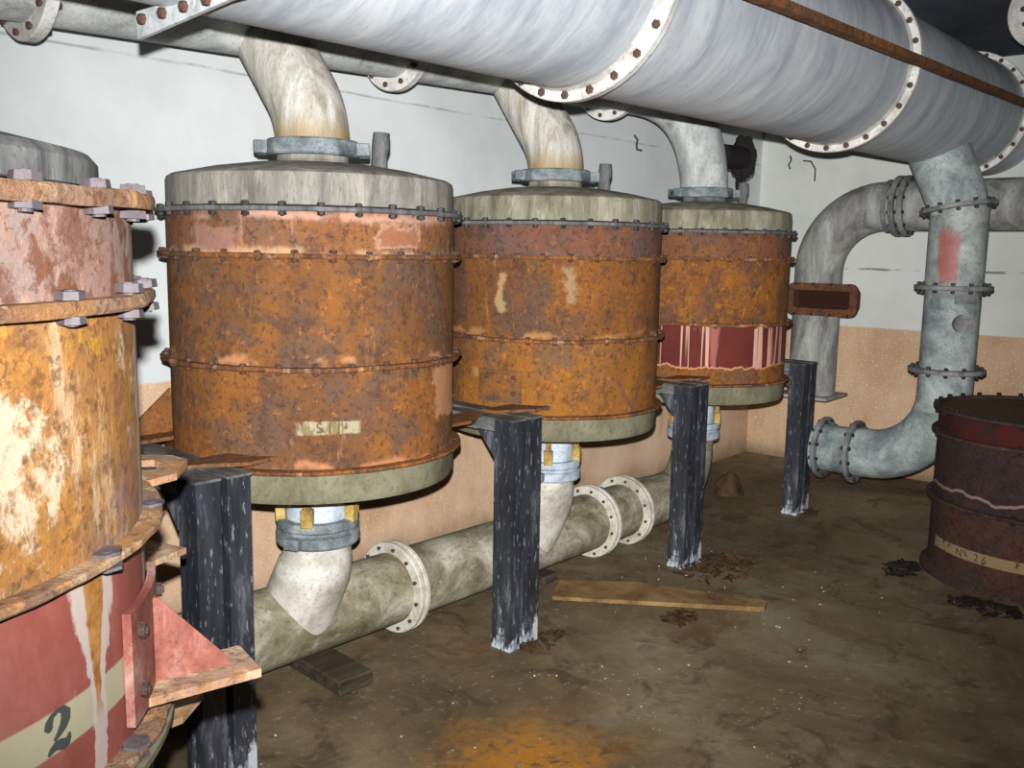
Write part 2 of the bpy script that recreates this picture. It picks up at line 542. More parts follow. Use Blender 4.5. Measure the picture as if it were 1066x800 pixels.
def bracket(parent, az, zb, zf, r0, mat_g, mat_f, ln=.19, wid=.115, gh=.13, twist=None, bolts=None):
    """bolted plate, triangular gusset and horizontal foot plate"""
    a = radians(az)
    fa = a if twist is None else radians(twist)
    c = Vector((cos(a) * r0, sin(a) * r0, zf - zb))
    d = Vector((cos(fa), sin(fa), 0)); s = Vector((-sin(fa), cos(fa), 0)); up = Vector((0, 0, 1))
    bm = BM()
    # back plate following the shell
    n = 8; w = .105
    rows = []
    for k in range(n + 1):
        t = a + w / r0 * (2 * k / n - 1) * 1.0
        rows.append([bm.verts.new((cos(t) * rr, sin(t) * rr, z)) for rr, z in
                     ((r0 + .002, zf - zb - .005), (r0 + .014, zf - zb - .005), (r0 + .014, zf - zb + gh + .02), (r0 + .002, zf - zb + gh + .02))])
    for p, q in zip(rows, rows[1:]):
        for i in range(4):
            j = (i + 1) % 4
            bm.faces.new((p[i], p[j], q[j], q[i]))
    bm.faces.new(rows[0]); bm.faces.new(rows[-1][::-1])
    b = mk('mounting_bracket', bm, mat_g, parent, 30)
    bm = BM()
    prism(bm, [(.002, .006), (ln * .80, .006), (ln * .76, .022), (.02, gh), (.002, gh)], c - s * .005, d, up, s, .010)
    mk('gusset', bm, mat_g, b, 30)
    bm = BM()
    prism(bm, [(-.02, -wid / 2), (ln, -wid / 2), (ln + .004, wid / 2), (-.02, wid / 2)], c - up * .006, d, s, up, .013)
    mk('foot_plate', bm, mat_f, b, 30)
    if bolts:
        for sgn in (-1, 1):
            for hz in (.035, gh - .015):
                t = a + sgn * .075 / r0
                inst('bolt', bolts, b, (cos(t) * (r0 + .012), sin(t) * (r0 + .012), zf - zb + hz), (cos(t), sin(t), 0), .3, .8)
    return b


def lug(parent, az, z, zb, r0, mat, hole=True, sc=1.0):
    a = radians(az)
    d = Vector((cos(a), sin(a), 0)); s = Vector((-sin(a), cos(a), 0)); up = Vector((0, 0, 1))
    c = d * (r0 - .05) + up * (z - zb)
    bm = BM()
    outer = [(.0, -.12), (.10, -.10), (.17, -.02), (.17, .03), (.10, .11), (.0, .12)]
    inner = [(.075, -.04), (.09, -.05), (.125, -.01), (.125, .015), (.09, .05), (.075, .04)]
    outer = [(x * sc, y * sc) for x, y in outer]; inner = [(x * sc, y * sc) for x, y in inner]
    if not hole:
        prism(bm, outer, c, d, s, up, .012)
    else:
        O0 = [bm.verts.new(c + d * x + s * y) for x, y in outer]; I0 = [bm.verts.new(c + d * x + s * y) for x, y in inner]
        O1 = [bm.verts.new(v.co + up * .012) for v in O0]; I1 = [bm.verts.new(v.co + up * .012) for v in I0]
        n = len(outer)
        for i in range(n):
            j = (i + 1) % n
            bm.faces.new((O1[i], O1[j], I1[j], I1[i])); bm.faces.new((O0[j], O0[i], I0[i], I0[j]))
            bm.faces.new((O0[i], O0[j], O1[j], O1[i])); bm.faces.new((I0[j], I0[i], I1[i], I1[j]))
    return mk('lifting_lug', bm, mat, parent, 30)


def shell(parent, name, za, zb_, zb, mat, r=R, dents=0.0):
    bm = BM()
    lathe(bm, [(r, za - zb), (r, (za + zb_) / 2 - zb), (r, zb_ - zb)], 128)
    return mk(name, bm, mat, parent)


BOLT_TANK = bolt_mesh('tank_bolt', .012, .008, .018, M['bolt_rust'])
BOLT_LID = bolt_mesh('lid_bolt', .013, .011, .018, M['bolt_dark'])
BOLT_A = bolt_mesh('near_bolt', .018, .011, .021, M['bolt_pale'])
BOLT_FLAT = bolt_mesh('flat_bolt', .019, .004, .014, M['bolt_pale'])
BOLT_DUCT = bolt_mesh('duct_bolt', .0145, .007, .036, M['bolt_brown'])
BOLT_PIPE = bolt_mesh('pipe_bolt', .011, .009, .045, M['bolt_brown'])
BOLT_DOWN = bolt_mesh('down_bolt', .013, .012, .034, M['bolt_dark'])
BOLT_PLATE = bolt_mesh('plate_bolt', .014, .011, .004, M['bolt_rust'], False)


def letters(parent, name, text, az, z, zb, r, h, mat, squash=1.0):
    """text laid round a cylinder wall as thin ink shapes"""
    cu = bpy.data.curves.new(name, 'FONT'); cu.body = text; cu.size = h * 1.4; cu.align_x = 'CENTER'; cu.resolution_u = 4
    to = bpy.data.objects.new(name, cu); COL.objects.link(to)
    dg = bpy.context.evaluated_depsgraph_get()
    me = bpy.data.meshes.new_from_object(to.evaluated_get(dg))
    bpy.data.objects.remove(to)
    bm = BM(); bm.from_mesh(me); bpy.data.meshes.remove(me)
    bmesh.ops.subdivide_edges(bm, edges=[e for e in bm.edges if e.calc_length() > .02], cuts=2)
    r2 = bmesh.ops.extrude_face_region(bm, geom=list(bm.faces))
    up = {v for v in r2['geom'] if isinstance(v, bmesh.types.BMVert)}
    for v in bm.verts:
        t = radians(az) + v.co.x * squash / r
        rr = r + (.0016 if v in up else .0002)
        v.co = Vector((rr * cos(t), rr * sin(t), z - zb + v.co.y))
    return mk(name, bm, mat, parent)


def tank_rust(seed, **kw):
    return rust('tank_rust_%d' % seed, seed, ORANGE, BROWN, DARK, PALE, **kw)


def fragments(lo, hi, arcs, col=srgb(166, 160, 134)):
    def f(k, c):
        z = k.xyz(2); a = k.math('ADD', k.angle(), k.mul(k.math('SUBTRACT', k.noise(14, 5, .6, (1, 1, 1), 21), .5), .12))
        zz = k.math('ADD', z, k.mul(k.math('SUBTRACT', k.noise(18, 5, .6, (1, 1, 1), 22), .5), .025))
        m = None
        for a0, a1, al in arcs:
            b = k.mul(k.mul(k.band(a, radians(a0), radians(a1), .02), k.band(zz, lo, hi, .004)), al)
            m = b if m is None else k.math('MAXIMUM', m, b)
        m = k.mul(m, k.step(k.noise(22, 6, .7, (1, 1, 1), 26), .62, .54))
        ink = k.step(k.noise(16, 5, .65, (2.2, 2.2, .6), 24), .48, .56)
        pc = k.mix(k.mul(ink, .8), col, srgb(120, 100, 62))
        return k.mix(m, c, pc)
    return f


def pale_ring(zloc, sign, amt=.8, col=PALE):
    """bare pale metal along a seam at local height zloc"""
    def f(k, c):
        z = k.math('ADD', k.xyz(2), k.mul(k.math('SUBTRACT', k.noise(6, 6, .7, (1, 1, .6), 31), .5), .10))
        m = k.mul(k.band(z, zloc - .012, zloc + .012, .012), k.step(k.noise(5, 5, .6, (1, 1, 1), 32), .46, .56))
        return k.mix(k.mul(m, amt * .6), c, col)
    return f


def chain(*fs):
    def f(k, c):
        for g in fs:
            c = g(k, c)
        return c
    return f


def blotch(a0, a1, lo, hi, col, amt, rim=None):
    def f(k, c):
        a = k.math('ADD', k.angle(), k.mul(k.math('SUBTRACT', k.noise(9, 8, .72, (1, 1, 1), 41), .5), .42))
        z = k.math('ADD', k.xyz(2), k.mul(k.math('SUBTRACT', k.noise(11, 8, .72, (1, 1, 1), 42), .5), .11))
        m = k.mul(k.band(a, radians(a0), radians(a1), .03), k.band(z, lo, hi, .010))
        c = k.mix(k.mul(m, amt), c, col)
        if rim:
            e = k.mul(k.mul(m, k.math('SUBTRACT', 1.0, m)), 4.0)
            c = k.mix(k.mul(e, .65), c, rim)
        return c
    return f


def make_tank(x, y, seed, label, mats, pin=True, lidmat=None):
    zb = Z5
    t = thing('filter_tank', label, 'tank', (x, y, zb), 'rusty filter tanks in a row on black posts')
    lidm = lidmat or M['lid']
    bm = BM()
    zl = Z1 + .012 - zb
    prof = [(R - .01, zl)] + [(R - .003, zl + .002), (R - .003, 1.858 - zb), (R - .007, 1.871 - zb), (R - .020, 1.879 - zb), (.36, 1.906 - zb), (.24, 1.925 - zb), (.16, 1.932 - zb), (0, 1.933 - zb)]
    lathe(bm, prof, 128)
    lid = mk('lid', bm, lidm, t)
    # pull stub and little rib on the dome
    bm = BM()
    c = Vector((.175, -.150, 1.915 - zb))
    sweep(bm, [c, c + Vector((.004, 0, .06)), c + Vector((.010, 0, .085)), c + Vector((.014, 0, .135))], [.030, .028, .033, .030], 16)
    mk('vent_stub', bm, M['lid_dark'], lid)
    # neck and clamp collar
    bm = BM(); lathe(bm, [(.14, 1.925 - zb), (.125, 1.945 - zb), (.125, 2.02 - zb)], 48)
    mk('neck', bm, mats.get('neck', lidm), t)
    bm = BM(); annulus(bm, (0, 0, 1.986 - zb), (0, 0, 1), .10, .163, .055, 48, .006)
    box(bm, (.12, -.055, 1.963 - zb), (.20, -.030, 2.008 - zb), Matrix.Rotation(radians(-40), 4, 'Z'), .004)
    box(bm, (.12, .030, 1.963 - zb), (.20, .055, 2.008 - zb), Matrix.Rotation(radians(-40), 4, 'Z'), .004)
    box(bm, (.12, -.055, 1.963 - zb), (.20, -.030, 2.008 - zb), Matrix.Rotation(radians(140), 4, 'Z'), .004)
    box(bm, (.12, .030, 1.963 - zb), (.20, .055, 2.008 - zb), Matrix.Rotation(radians(140), 4, 'Z'), .004)
    col = mk('clamp_collar', bm, M['collar'], t, 30)
    for A in (-40, 140):
        for rr in (.180,):
            inst('bolt', BOLT_DOWN, col, (rr * cos(radians(A)), rr * sin(radians(A)), 1.986 - zb), (-sin(radians(A)), cos(radians(A)), 0), 0, 1.3)
    # shells and flanges
    shell(t, 'upper_shell', Z2, Z1, zb, mats['upper'])
    shell(t, 'middle_shell', Z3, Z2, zb, mats['middle'])
    shell(t, 'lower_shell', Z4, Z3, zb, mats['lower'])
    flange(t, 'lid_flange', Z1, zb, RF, .015, M['lid_dark'], BOLT_LID, 28, rag=.002, seed=seed, off=.3)
    flange(t, 'upper_flange', Z2, zb, RF - .004, .016, mats['flange'], BOLT_TANK, 28, rag=.004, seed=seed + 5, off=.6)
    flange(t, 'middle_flange', Z3, zb, RF - .002, .015, mats['flange'], BOLT_TANK, 28, rag=.006, seed=seed + 9, off=.1, rb=RF - .02)
    bm = BM()
    prof = [(R - .004, Z4 - zb - .006), (RF - .004, Z4 - zb - .006), (RF, Z4 - zb), (RF - .004, Z4 - zb + .006), (R - .004, Z4 - zb + .009)]
    lathe(bm, prof, 160, True, rag=.003, seed=seed + 2)
    mk('base_flange', bm, mats['flange'], t, 30)
    # grey pan under the shell
    bm = BM()
    prof = [(R - .006, Z4 - zb - .004), (R + .006, Z4 - zb - .01), (R + .004, .02), (R - .004, .002), (R - .03, 0), (.2, -.012), (0, -.014)]
    lathe(bm, prof, 128)
    pan = mk('base_pan', bm, M['pan'], t)
    # latches hanging below the pan rim
    for az in (-143, -66, -20, 60, 150):
        a = radians(az)
        bm = BM()
        box(bm, (.122, -.013, -.125), (.148, .013, -.008), Matrix.Rotation(a, 4, 'Z'), .003)
        box(bm, (.120, -.022, -.185), (.156, .022, -.115), Matrix.Rotation(a, 4, 'Z'), .004)
        mk('latch', bm, M['latch'], t, 30, 'ochre stained latch')
    # outlet neck and collar
    bm = BM(); lathe(bm, [(.117, -.01), (.117, -.21)], 48)
    mk('outlet_neck', bm, M['blue_neck'], t)
    bm = BM(); lathe(bm, [(.112, -.175), (.150, -.175), (.153, -.185), (.153, -.205), (.142, -.212), (.142, -.222), (.155, -.228), (.155, -.262), (.150, -.27), (.112, -.27)], 64, True)
    oc = mk('outlet_collar', bm, M['collar'] if mats.get('greycollar') else M['blue_neck'], t, 30)
    for A in (200, 20):
        box_b = BM(); box(box_b, (.135, -.03, -.262), (.185, .03, -.222), Matrix.Rotation(radians(A), 4, 'Z'), .005)
        mk('clamp_ear', box_b, M['collar'], oc, 30)
    zf = Z4 + .047 - zb
    for sx in (-1, 1):
        for sy in (-1, 1):
            y0, y1 = (.20, .40) if sy > 0 else (.16, .31)
            arc = [(math.sqrt((R - .004) ** 2 - (y0 + (y1 - y0) * i / 6) ** 2), y0 + (y1 - y0) * i / 6) for i in range(7)]
            poly = [(sx * x, sy * y) for x, y in arc + [(.50, y1 + .005), (.60, y1 - .06), (.655, y1 - .08), (.655, y0)]]
            bm = BM(); prism(bm, poly, (0, 0, zf - .007), (1, 0, 0), (0, 1, 0), (0, 0, 1), .012)
            b = mk('mounting_bracket', bm, mats['lower_plate'], t, 30)
            if sy < 0:
                continue
            bm = BM()
            yy = sy * .29; xs = math.sqrt(R * R - .29 ** 2) - .002
            hg = .16 if sy > 0 else .07
            prism(bm, [(xs, .005), (.60, .005), (.59, .018), (xs + .012, hg), (xs - .004, hg)], (0, yy - .005, zf), (sx, 0, 0), (0, 0, 1), (0, 1, 0), .010)
            mk('gusset', bm, mats['lower_plate'], b, 30)
    if mats.get('patch_plate'):
        bm = BM(); rows = []
        for i in range(9):
            t_ = radians(-168) + .21 * (i / 8 - .5) / R
            rows.append([bm.verts.new((cos(t_) * rr, sin(t_) * rr, z)) for rr, z in ((R + .001, zf + .01), (R + .009, zf + .01), (R + .009, zf + .15), (R + .001, zf + .15))])
        for p, q in zip(rows, rows[1:]):
            for i in range(4):
                bm.faces.new((p[i], p[(i + 1) % 4], q[(i + 1) % 4], q[i]))
        bm.faces.new(rows[0]); bm.faces.new(rows[-1][::-1])
        b = mk('patch_plate', bm, mats['lower_plate'], t, 30)
        for da, zz in ((.07, .05), (.07, .12), (-.06, .12)):
            t_ = radians(-168) + da / R
            inst('bolt', BOLT_PLATE, b, (cos(t_) * (R + .008), sin(t_) * (R + .008), zf + zz), (cos(t_), sin(t_), 0), .3, .8)
    return t


def mats_for(seed, **kw):
    d = dict(upper=tank_rust(seed), middle=tank_rust(seed + 1), lower=tank_rust(seed + 2), flange=rust('flange_rust_%d' % seed, seed + 3, srgb(150, 96, 46), srgb(98, 62, 42), srgb(58, 42, 38), srgb(214, 170, 130), .58),
             lower_plate=tank_rust(seed + 4))
    d.update(kw)
    return d

zl = lambda z: z - Z5
XB, YT, S = 2.077, -.748, 1.3853
mb = mats_for(20,
    upper=rust('tank_upper_rust_first', 21, srgb(138, 90, 54), srgb(110, 78, 60), DARK, srgb(200, 150, 128), .58,
               extra=chain(pale_ring(zl(1.742), 1, .8, srgb(222, 178, 160)), pale_ring(zl(1.628), 1, .8, srgb(222, 184, 140)),
                           blotch(-106, -87, zl(1.655), zl(1.715), srgb(160, 106, 80), .75, srgb(190, 150, 124)),
                           blotch(-175, -155, zl(1.630), zl(1.705), srgb(158, 118, 104), .7))),
    lower=rust('tank_lower_rust_first', 22, ORANGE, BROWN, DARK, PALE, .64,
               extra=chain(fragments(zl(1.055), zl(1.098), [(-134, -111, .9), (-62, -44, .8)]), blotch(-75, -48, zl(1.06), zl(1.24), srgb(206, 150, 110), .6), pale_ring(zl(.945), 1, .8, srgb(216, 150, 110)))),
    middle=rust('tank_middle_rust_first', 23, ORANGE, BROWN, DARK, PALE, .66, extra=pale_ring(zl(1.285), 1, .8, srgb(220, 160, 120))), greycollar=True)
tb = make_tank(XB, YT, 1, 'largest and nearest of the three hung orange tanks, grey lid, pale lettering patch low down', mb)

tb_low = [c for c in tb.children if c.name.startswith('lower_shell')][0]
ki2 = NT('faded_brown_ink', .85); ki2.color(srgb(96, 84, 56))
letters(tb_low, 'stencil_lettering', 'S I I', -123, 1.060, Z5, R, .034, ki2.m, 1.1)

mc = mats_for(40,
    upper=rust('tank_upper_rust_second', 41, srgb(128, 82, 56), srgb(104, 74, 64), DARK, srgb(176, 130, 100), .66),
    middle=rust('tank_middle_rust_second', 42, srgb(138, 86, 38), srgb(96, 64, 42), DARK, srgb(200, 164, 110), .64,
                extra=chain(blotch(-170, -164, zl(1.38), zl(1.55), srgb(200, 168, 120), .55), blotch(-136, -131, zl(1.42), zl(1.58), srgb(186, 164, 128), .4), pale_ring(zl(1.285), 1, .7, srgb(214, 160, 100)))),
    lower=rust('tank_lower_rust_second', 43, srgb(152, 98, 38), srgb(116, 76, 40), srgb(84, 56, 42), srgb(196, 150, 90), .66,
               extra=fragments(zl(1.09), zl(1.13), [(-195, -170, .4), (-180, -174, .4), (174, 180, .5)], srgb(176, 150, 80))), patch_plate=True)
make_tank(XB + S, YT, 2, 'middle hung orange rusty tank, olive grey lid, between second and third black posts', mc, lidmat=M['lid_olive'])

def maroon(k, c):
    z = k.math('ADD', k.xyz(2), k.mul(k.math('SUBTRACT', k.noise(9, 6, .6, (1, 1, .3), 51), .5), .10))
    m = k.band(z, zl(1.03), zl(1.265), .008)
    col = k.ramp(k.noise(7, 6, .6, (1, 1, .5), 52), [(.35, srgb(84, 38, 34)), (.6, srgb(106, 46, 40))])
    st = k.noise(5, 2, .5, (2.2, 2.2, .06), 53)
    line = k.mul(k.step(k.math('ABSOLUTE', k.math('SUBTRACT', st, .5)), .028, .006), .9)
    col = k.mix(line, col, srgb(220, 172, 150))
    wash = k.mul(k.step(k.noise(5, 5, .6, (2, 2, .3), 54), .56, .66), .7)
    col = k.mix(wash, col, srgb(178, 112, 100))
    c = k.mix(m, c, col)
    e = k.mul(k.mul(m, k.math('SUBTRACT', 1.0, m)), 3.6)
    return k.mix(e, c, srgb(214, 150, 110))
md = mats_for(60,
    upper=rust('tank_upper_rust_third', 61, srgb(134, 86, 50), srgb(104, 70, 56), DARK, srgb(150, 106, 80), .7),
    middle=rust('tank_middle_rust_third', 62, srgb(156, 98, 36), srgb(104, 64, 38), DARK, srgb(190, 150, 90), .68),
    lower=rust('tank_lower_rust_third', 63, srgb(152, 94, 40), srgb(112, 70, 38), srgb(80, 50, 36), srgb(200, 150, 90), .66, extra=maroon))
md['neck'] = M['lid_dark']
make_tank(XB + 2 * S, YT, 3, 'farthest hung rusty tank, its lower drum still maroon with pale vertical drips', md, lidmat=M['lid_olive'])

# ------------------------------------------------------------------ near tank on the left edge
AX, AY = .214, -1.969
A1, A2, A3, A4, A5 = 1.700, 1.572, 1.254, .972, .86
ZA = A5
za = lambda z: z - ZA

def a_drip(k, c):
    z = k.xyz(2)
    a = k.math('ADD', k.angle(), k.mul(k.math('SUBTRACT', k.noise(24, 7, .7, (1, 1, .5), 61), .5), .085))
    d = k.math('ABSOLUTE', k.math('SUBTRACT', a, radians(-55.5)))
    w = k.math('ADD', .028, k.mul(k.step(z, za(1.07), za(1.25)), .075))
    q = k.math('DIVIDE', d, w)
    c = k.mix(k.mul(k.step(q, 1.05, .9), .95), c, srgb(184, 168, 160))
    core = k.mul(k.step(q, .55, .42), k.step(z, za(1.03), za(1.10)))
    c = k.mix(core, c, k.ramp(k.noise(40, 4, .6), [(.4, srgb(140, 90, 42)), (.6, srgb(168, 122, 70))]))
    d2 = k.math('ABSOLUTE', k.math('SUBTRACT', a, radians(-33)))
    return k.mix(k.mul(k.step(d2, .035, .015), .7), c, srgb(206, 176, 170))

def a_band(k, c):
    z = k.xyz(2)
    m = k.mul(k.band(z, za(1.047), za(1.100), .002), k.band(k.angle(), radians(-140), radians(-47), .01))
    m = k.mul(m, k.step(k.noise(12, 6, .7, (1, 1, 1), 71), .70, .60))
    return k.mix(m, c, srgb(168, 160, 132))

kp = NT('red_lead_primer', .6, 0, .4, 5)
pc = kp.ramp(kp.noise(5, 8, .65, (1, 1, .6)), [(.3, srgb(114, 60, 52)), (.55, srgb(138, 74, 64)), (.75, srgb(160, 106, 96))])
pc = kp.mix(kp.mul(kp.step(kp.noise(24, 6, .6, (1, 1, .5), 2), .60, .74), .6), pc, srgb(164, 132, 126))
pc = a_drip(kp, a_band(kp, pc)); kp.color(pc); kp.bump(kp.noise(24, 5), .2, .004)
M['primer'] = kp.m
M['primer_plate'] = galv('red_lead_plate', 25, srgb(142, 86, 74), srgb(112, 60, 52), srgb(172, 138, 128), scale=8)
M['a_foot'] = rust('ochre_plate_rust', 26, srgb(176, 126, 72), srgb(160, 122, 96), srgb(108, 76, 58), srgb(206, 186, 160), .53, .6)
M['a_flange'] = rust('scaly_pale_rust', 27, srgb(172, 126, 78), srgb(142, 102, 74), srgb(92, 66, 52), srgb(208, 182, 150), .55, .8, bump=.9)
M['a_upper'] = rust('pitted_pink_rust', 28, srgb(150, 112, 90), srgb(138, 114, 108), srgb(98, 64, 48), srgb(176, 150, 136), .58, 1.2, extra=lambda k, c: k.mix(k.mul(k.step(k.noise(20, 5, .6, (1, 1, .6), 90), .55, .62), .8), c, srgb(104, 62, 42)))

def a_mid(k, c):
    n = k.noise(4.6, 8, .72, (1, 1, .6), 81, .4)
    c = k.mix(k.mul(k.step(n, .53, .59), .8), c, srgb(200, 184, 158))
    n2 = k.noise(5.2, 8, .7, (1, 1, .7), 83, .4)
    c = k.mix(k.mul(k.step(n2, .54, .60), .7), c, srgb(124, 92, 88))
    n3 = k.noise(6, 8, .7, (1, 1, 1), 85, .6)
    c = k.mix(k.mul(k.step(n3, .57, .63), .85), c, srgb(176, 130, 46))
    n9 = k.noise(26, 7, .75, (1, 1, 1), 87)
    c = k.mix(k.mul(k.step(n9, .54, .62), .6), c, srgb(112, 74, 44))
    s = k.mul(k.band(k.math('ADD', k.angle(), k.mul(k.noise(7, 4), .08)), radians(-32), radians(-24), .03), .7)
    return k.mix(s, c, srgb(170, 150, 136))
M['a_mid'] = rust('ochre_scaled_paint', 29, srgb(164, 114, 56), srgb(140, 96, 58), srgb(94, 66, 46), srgb(200, 178, 146), .57, .7, extra=a_mid)

ta = thing('filter_tank', 'near rusty tank cut by the left edge, red painted lower drum with stencilled numeral 2', 'tank', (AX, AY, ZA))
bm = BM()
lathe(bm, [(R - .01, za(A1 + .015)), (R - .04, za(A1 + .02)), (R - .04, za(A1 + .052)), (R - .05, za(A1 + .064)), (.30, za(A1 + .098)), (.15, za(A1 + .110)), (0, za(A1 + .110))], 128)
mk('lid', bm, M['lid_dark'], ta)
shell(ta, 'upper_shell', A2, A1, ZA, M['a_upper'])
shell(ta, 'middle_shell', A3, A2, ZA, M['a_mid'])
lowA = shell(ta, 'lower_shell', A4, A3, ZA, M['primer'])
flange(ta, 'lid_flange', A1, ZA, .530, .022, M['a_flange'], BOLT_A, 26, rag=.008, seed=3, off=.2)
flange(ta, 'upper_flange', A2, ZA, .530, .018, M['a_flange'], BOLT_A, 22, rag=.008, seed=7, off=.35)
f3 = flange(ta, 'middle_flange', A3, ZA, .528, .012, M['a_flange'], BOLT_FLAT, 14, rag=.004, seed=8, off=.9, rb=.512)
lug(f3, 2, A3 - .008, ZA, .530, M['a_foot'])
f4 = flange(ta, 'base_flange', A4, ZA, .532, .012, M['a_flange'], BOLT_FLAT, 20, rag=.004, seed=9, off=.3, rb=.515)
lug(f4, -12, .868, ZA, .515, M['pale_wood'], False, .8)
bm = BM()
lathe(bm, [(R - .006, za(A4 - .008)), (.534, za(A4 - .012)), (.534, za(A4 - .022)), (.505, za(A4 - .026)), (.505, .02), (.49, 0), (0, -.01)], 128)
mk('base_pan', bm, M['pan'], ta)
bracket(ta, -36, ZA, 1.005, R, M['primer_plate'], M['a_foot'], .155, .10, .135, -12, BOLT_PLATE)
bracket(ta, 22, ZA, 1.005, R, M['primer_plate'], M['a_foot'], .30, .115, .08, 18, BOLT_PLATE)
bracket(ta, 144, ZA, 1.022, R, M['primer_plate'], M['a_foot'], .20, .115, .145, 160, BOLT_PLATE)
bracket(ta, -144, ZA, 1.022, R, M['primer_plate'], M['a_foot'], .20, .115, .145, -160, BOLT_PLATE)

# stencilled 2: bold upper hook and a separate foot, as cut by a stencil
def stencil_two(parent, az, z, r, h):
    hook = [(-.27, .58, .05), (-.29, .66, .16), (-.27, .78, .14), (-.17, .91, .08), (0, .965, .06), (.16, .92, .12), (.245, .80, .19), (.235, .66, .19), (.14, .52, .15), (0, .40, .09), (-.14, .30, .05)]
    foot = [(-.34, .02, .03), (-.25, .10, .09), (-.12, .155, .13), (.02, .135, .16), (.15, .085, .17), (.25, .09, .14), (.31, .18, .09), (.33, .27, .04)]
    bm = BM()
    def P_(px, py, rr):
        t = radians(az) + px * h * 1.0 / r
        return bm.verts.new((rr * cos(t), rr * sin(t), za(z) + py * h))
    for line in (hook, foot):
        rows = []
        for i, (px, py, w) in enumerate(line):
            q0 = line[max(i - 1, 0)]; q1 = line[min(i + 1, len(line) - 1)]
            tx, ty = q1[0] - q0[0], q1[1] - q0[1]; L = math.hypot(tx, ty)
            w *= 1.55
            nx, ny = -ty / L * w / 2, tx / L * w / 2
            rows.append([P_(px + nx, py + ny, r + .0003), P_(px + nx, py + ny, r + .0018), P_(px - nx, py - ny, r + .0018), P_(px - nx, py - ny, r + .0003)])
        for p, q in zip(rows, rows[1:]):
            for i in range(4):
                bm.faces.new((p[i], p[(i + 1) % 4], q[(i + 1) % 4], q[i]))
        bm.faces.new(rows[0]); bm.faces.new(rows[-1][::-1])
    mk('stencil_numeral', bm, M['ink'], parent, 30, 'dark stencilled numeral 2')
stencil_two(lowA, -64.5, 1.049, R, .052)

# stand that carries the near tank
st = thing('tank_stand', 'black steel stand carrying the near tank at the left edge', 'stand', (AX, AY, 0))
bm = BM(); annulus(bm, (0, 0, ZA - .035), (0, 0, 1), .30, .40, .05, 64)
mk('ring', bm, M['post'], st)
for a in (60, 150, 240, 330):
    bm = BM(); c, s = cos(radians(a)) * .35, sin(radians(a)) * .35
    box(bm, (c - .035, s - .035, 0), (c + .035, s + .035, ZA - .06), None, .004)
    mk('leg', bm, M['post'], st)

# ------------------------------------------------------------------ barrel standing on the floor at right
EX, EY = 5.32, -2.51
E0, E3, E2, E1 = .045, .405, .745, .868
te = thing('tank_drum', 'lidless dark brown tank drum standing on the floor at the right edge', 'tank drum', (EX, EY, 0))
EB, ED = srgb(66, 48, 46), srgb(40, 30, 32)
def e_red(k, c):
    m = k.step(k.noise(3, 5, .6, (1, 1, .5), 90), .40, .55)
    return k.mix(k.mul(m, .9), c, srgb(80, 30, 25))
def e_low(k, c):
    z = k.xyz(2)
    a = k.angle()
    m = k.mul(k.band(z, .150, .205, .003), k.band(a, radians(-200), radians(-150), .02))
    m = k.math('MAXIMUM', m, k.mul(k.band(z, .150, .205, .003), k.band(a, radians(127), radians(200), .02)))
    m = k.mul(m, k.step(k.noise(14, 6, .7, (1, 1, 1), 92), .66, .58))
    return k.mix(m, c, srgb(140, 122, 90))
def e_wave(k, c):
    z = k.math('ADD', k.xyz(2), k.mul(k.math('SUBTRACT', k.noise(7, 3, .5, (1, 1, 0), 93), .5), .09))
    z = k.math('SUBTRACT', z, k.mul(k.math('SUBTRACT', k.math('ABSOLUTE', k.angle()), 2.5), .0))
    m = k.band(z, .462, .476, .003)
    return k.mix(k.mul(m, .8), c, srgb(160, 130, 124))
shell(te, 'upper_shell', E2, E1, 0, rust('dull_red_drum', 71, srgb(64, 34, 28), srgb(54, 34, 30), ED, srgb(92, 50, 40), .7, extra=e_red))
shell(te, 'middle_shell', E3, E2, 0, rust('dark_brown_drum', 72, EB, srgb(54, 42, 42), ED, srgb(80, 62, 56), .7, extra=e_wave))
eL = shell(te, 'lower_shell', E0, E3, 0, rust('brown_red_drum', 73, srgb(84, 54, 40), srgb(66, 48, 42), ED, srgb(120, 84, 66), .66, extra=e_low))
em = rust('drum_flange_rust', 74, srgb(80, 56, 46), srgb(60, 46, 42), ED, srgb(100, 80, 70), .64)
BOLT_E = bolt_mesh('drum_bolt', .013, .013, .02, rust('drum_bolt_rust', 75, srgb(58, 42, 38), srgb(44, 36, 36), srgb(30, 26, 28), srgb(70, 56, 50)))
flange(te, 'rim_flange', E1, 0, .53, .016, em, BOLT_E, 28, rag=.003, seed=31)
flange(te, 'upper_flange', E2, 0, .53, .018, em, BOLT_E, 6, rag=.003, seed=32)
flange(te, 'middle_flange', E3, 0, .53, .018, em, BOLT_E, 10, rag=.004, seed=33)
bm = BM(); lathe(bm, [(.46, 0), (.535, 0), (.535, .02), (R - .004, .05), (.46, .05)], 128, True, rag=.003, seed=35)
mk('base_flange', bm, em, te)
bm = BM(); lathe(bm, [(R - .004, E1 - .008), (.2, E1 - .006), (0, E1 - .005)], 96)
kk = rust('olive_brown_plate', 76, srgb(104, 74, 38), srgb(84, 60, 36), srgb(60, 44, 34), srgb(112, 84, 48), .7)
mk('inner_plate', bm, kk, te)
letters(eL, 'stencil_lettering', 'N\u00b0   2 6', 158, .158, 0, R, .040, M['ink'], .95)

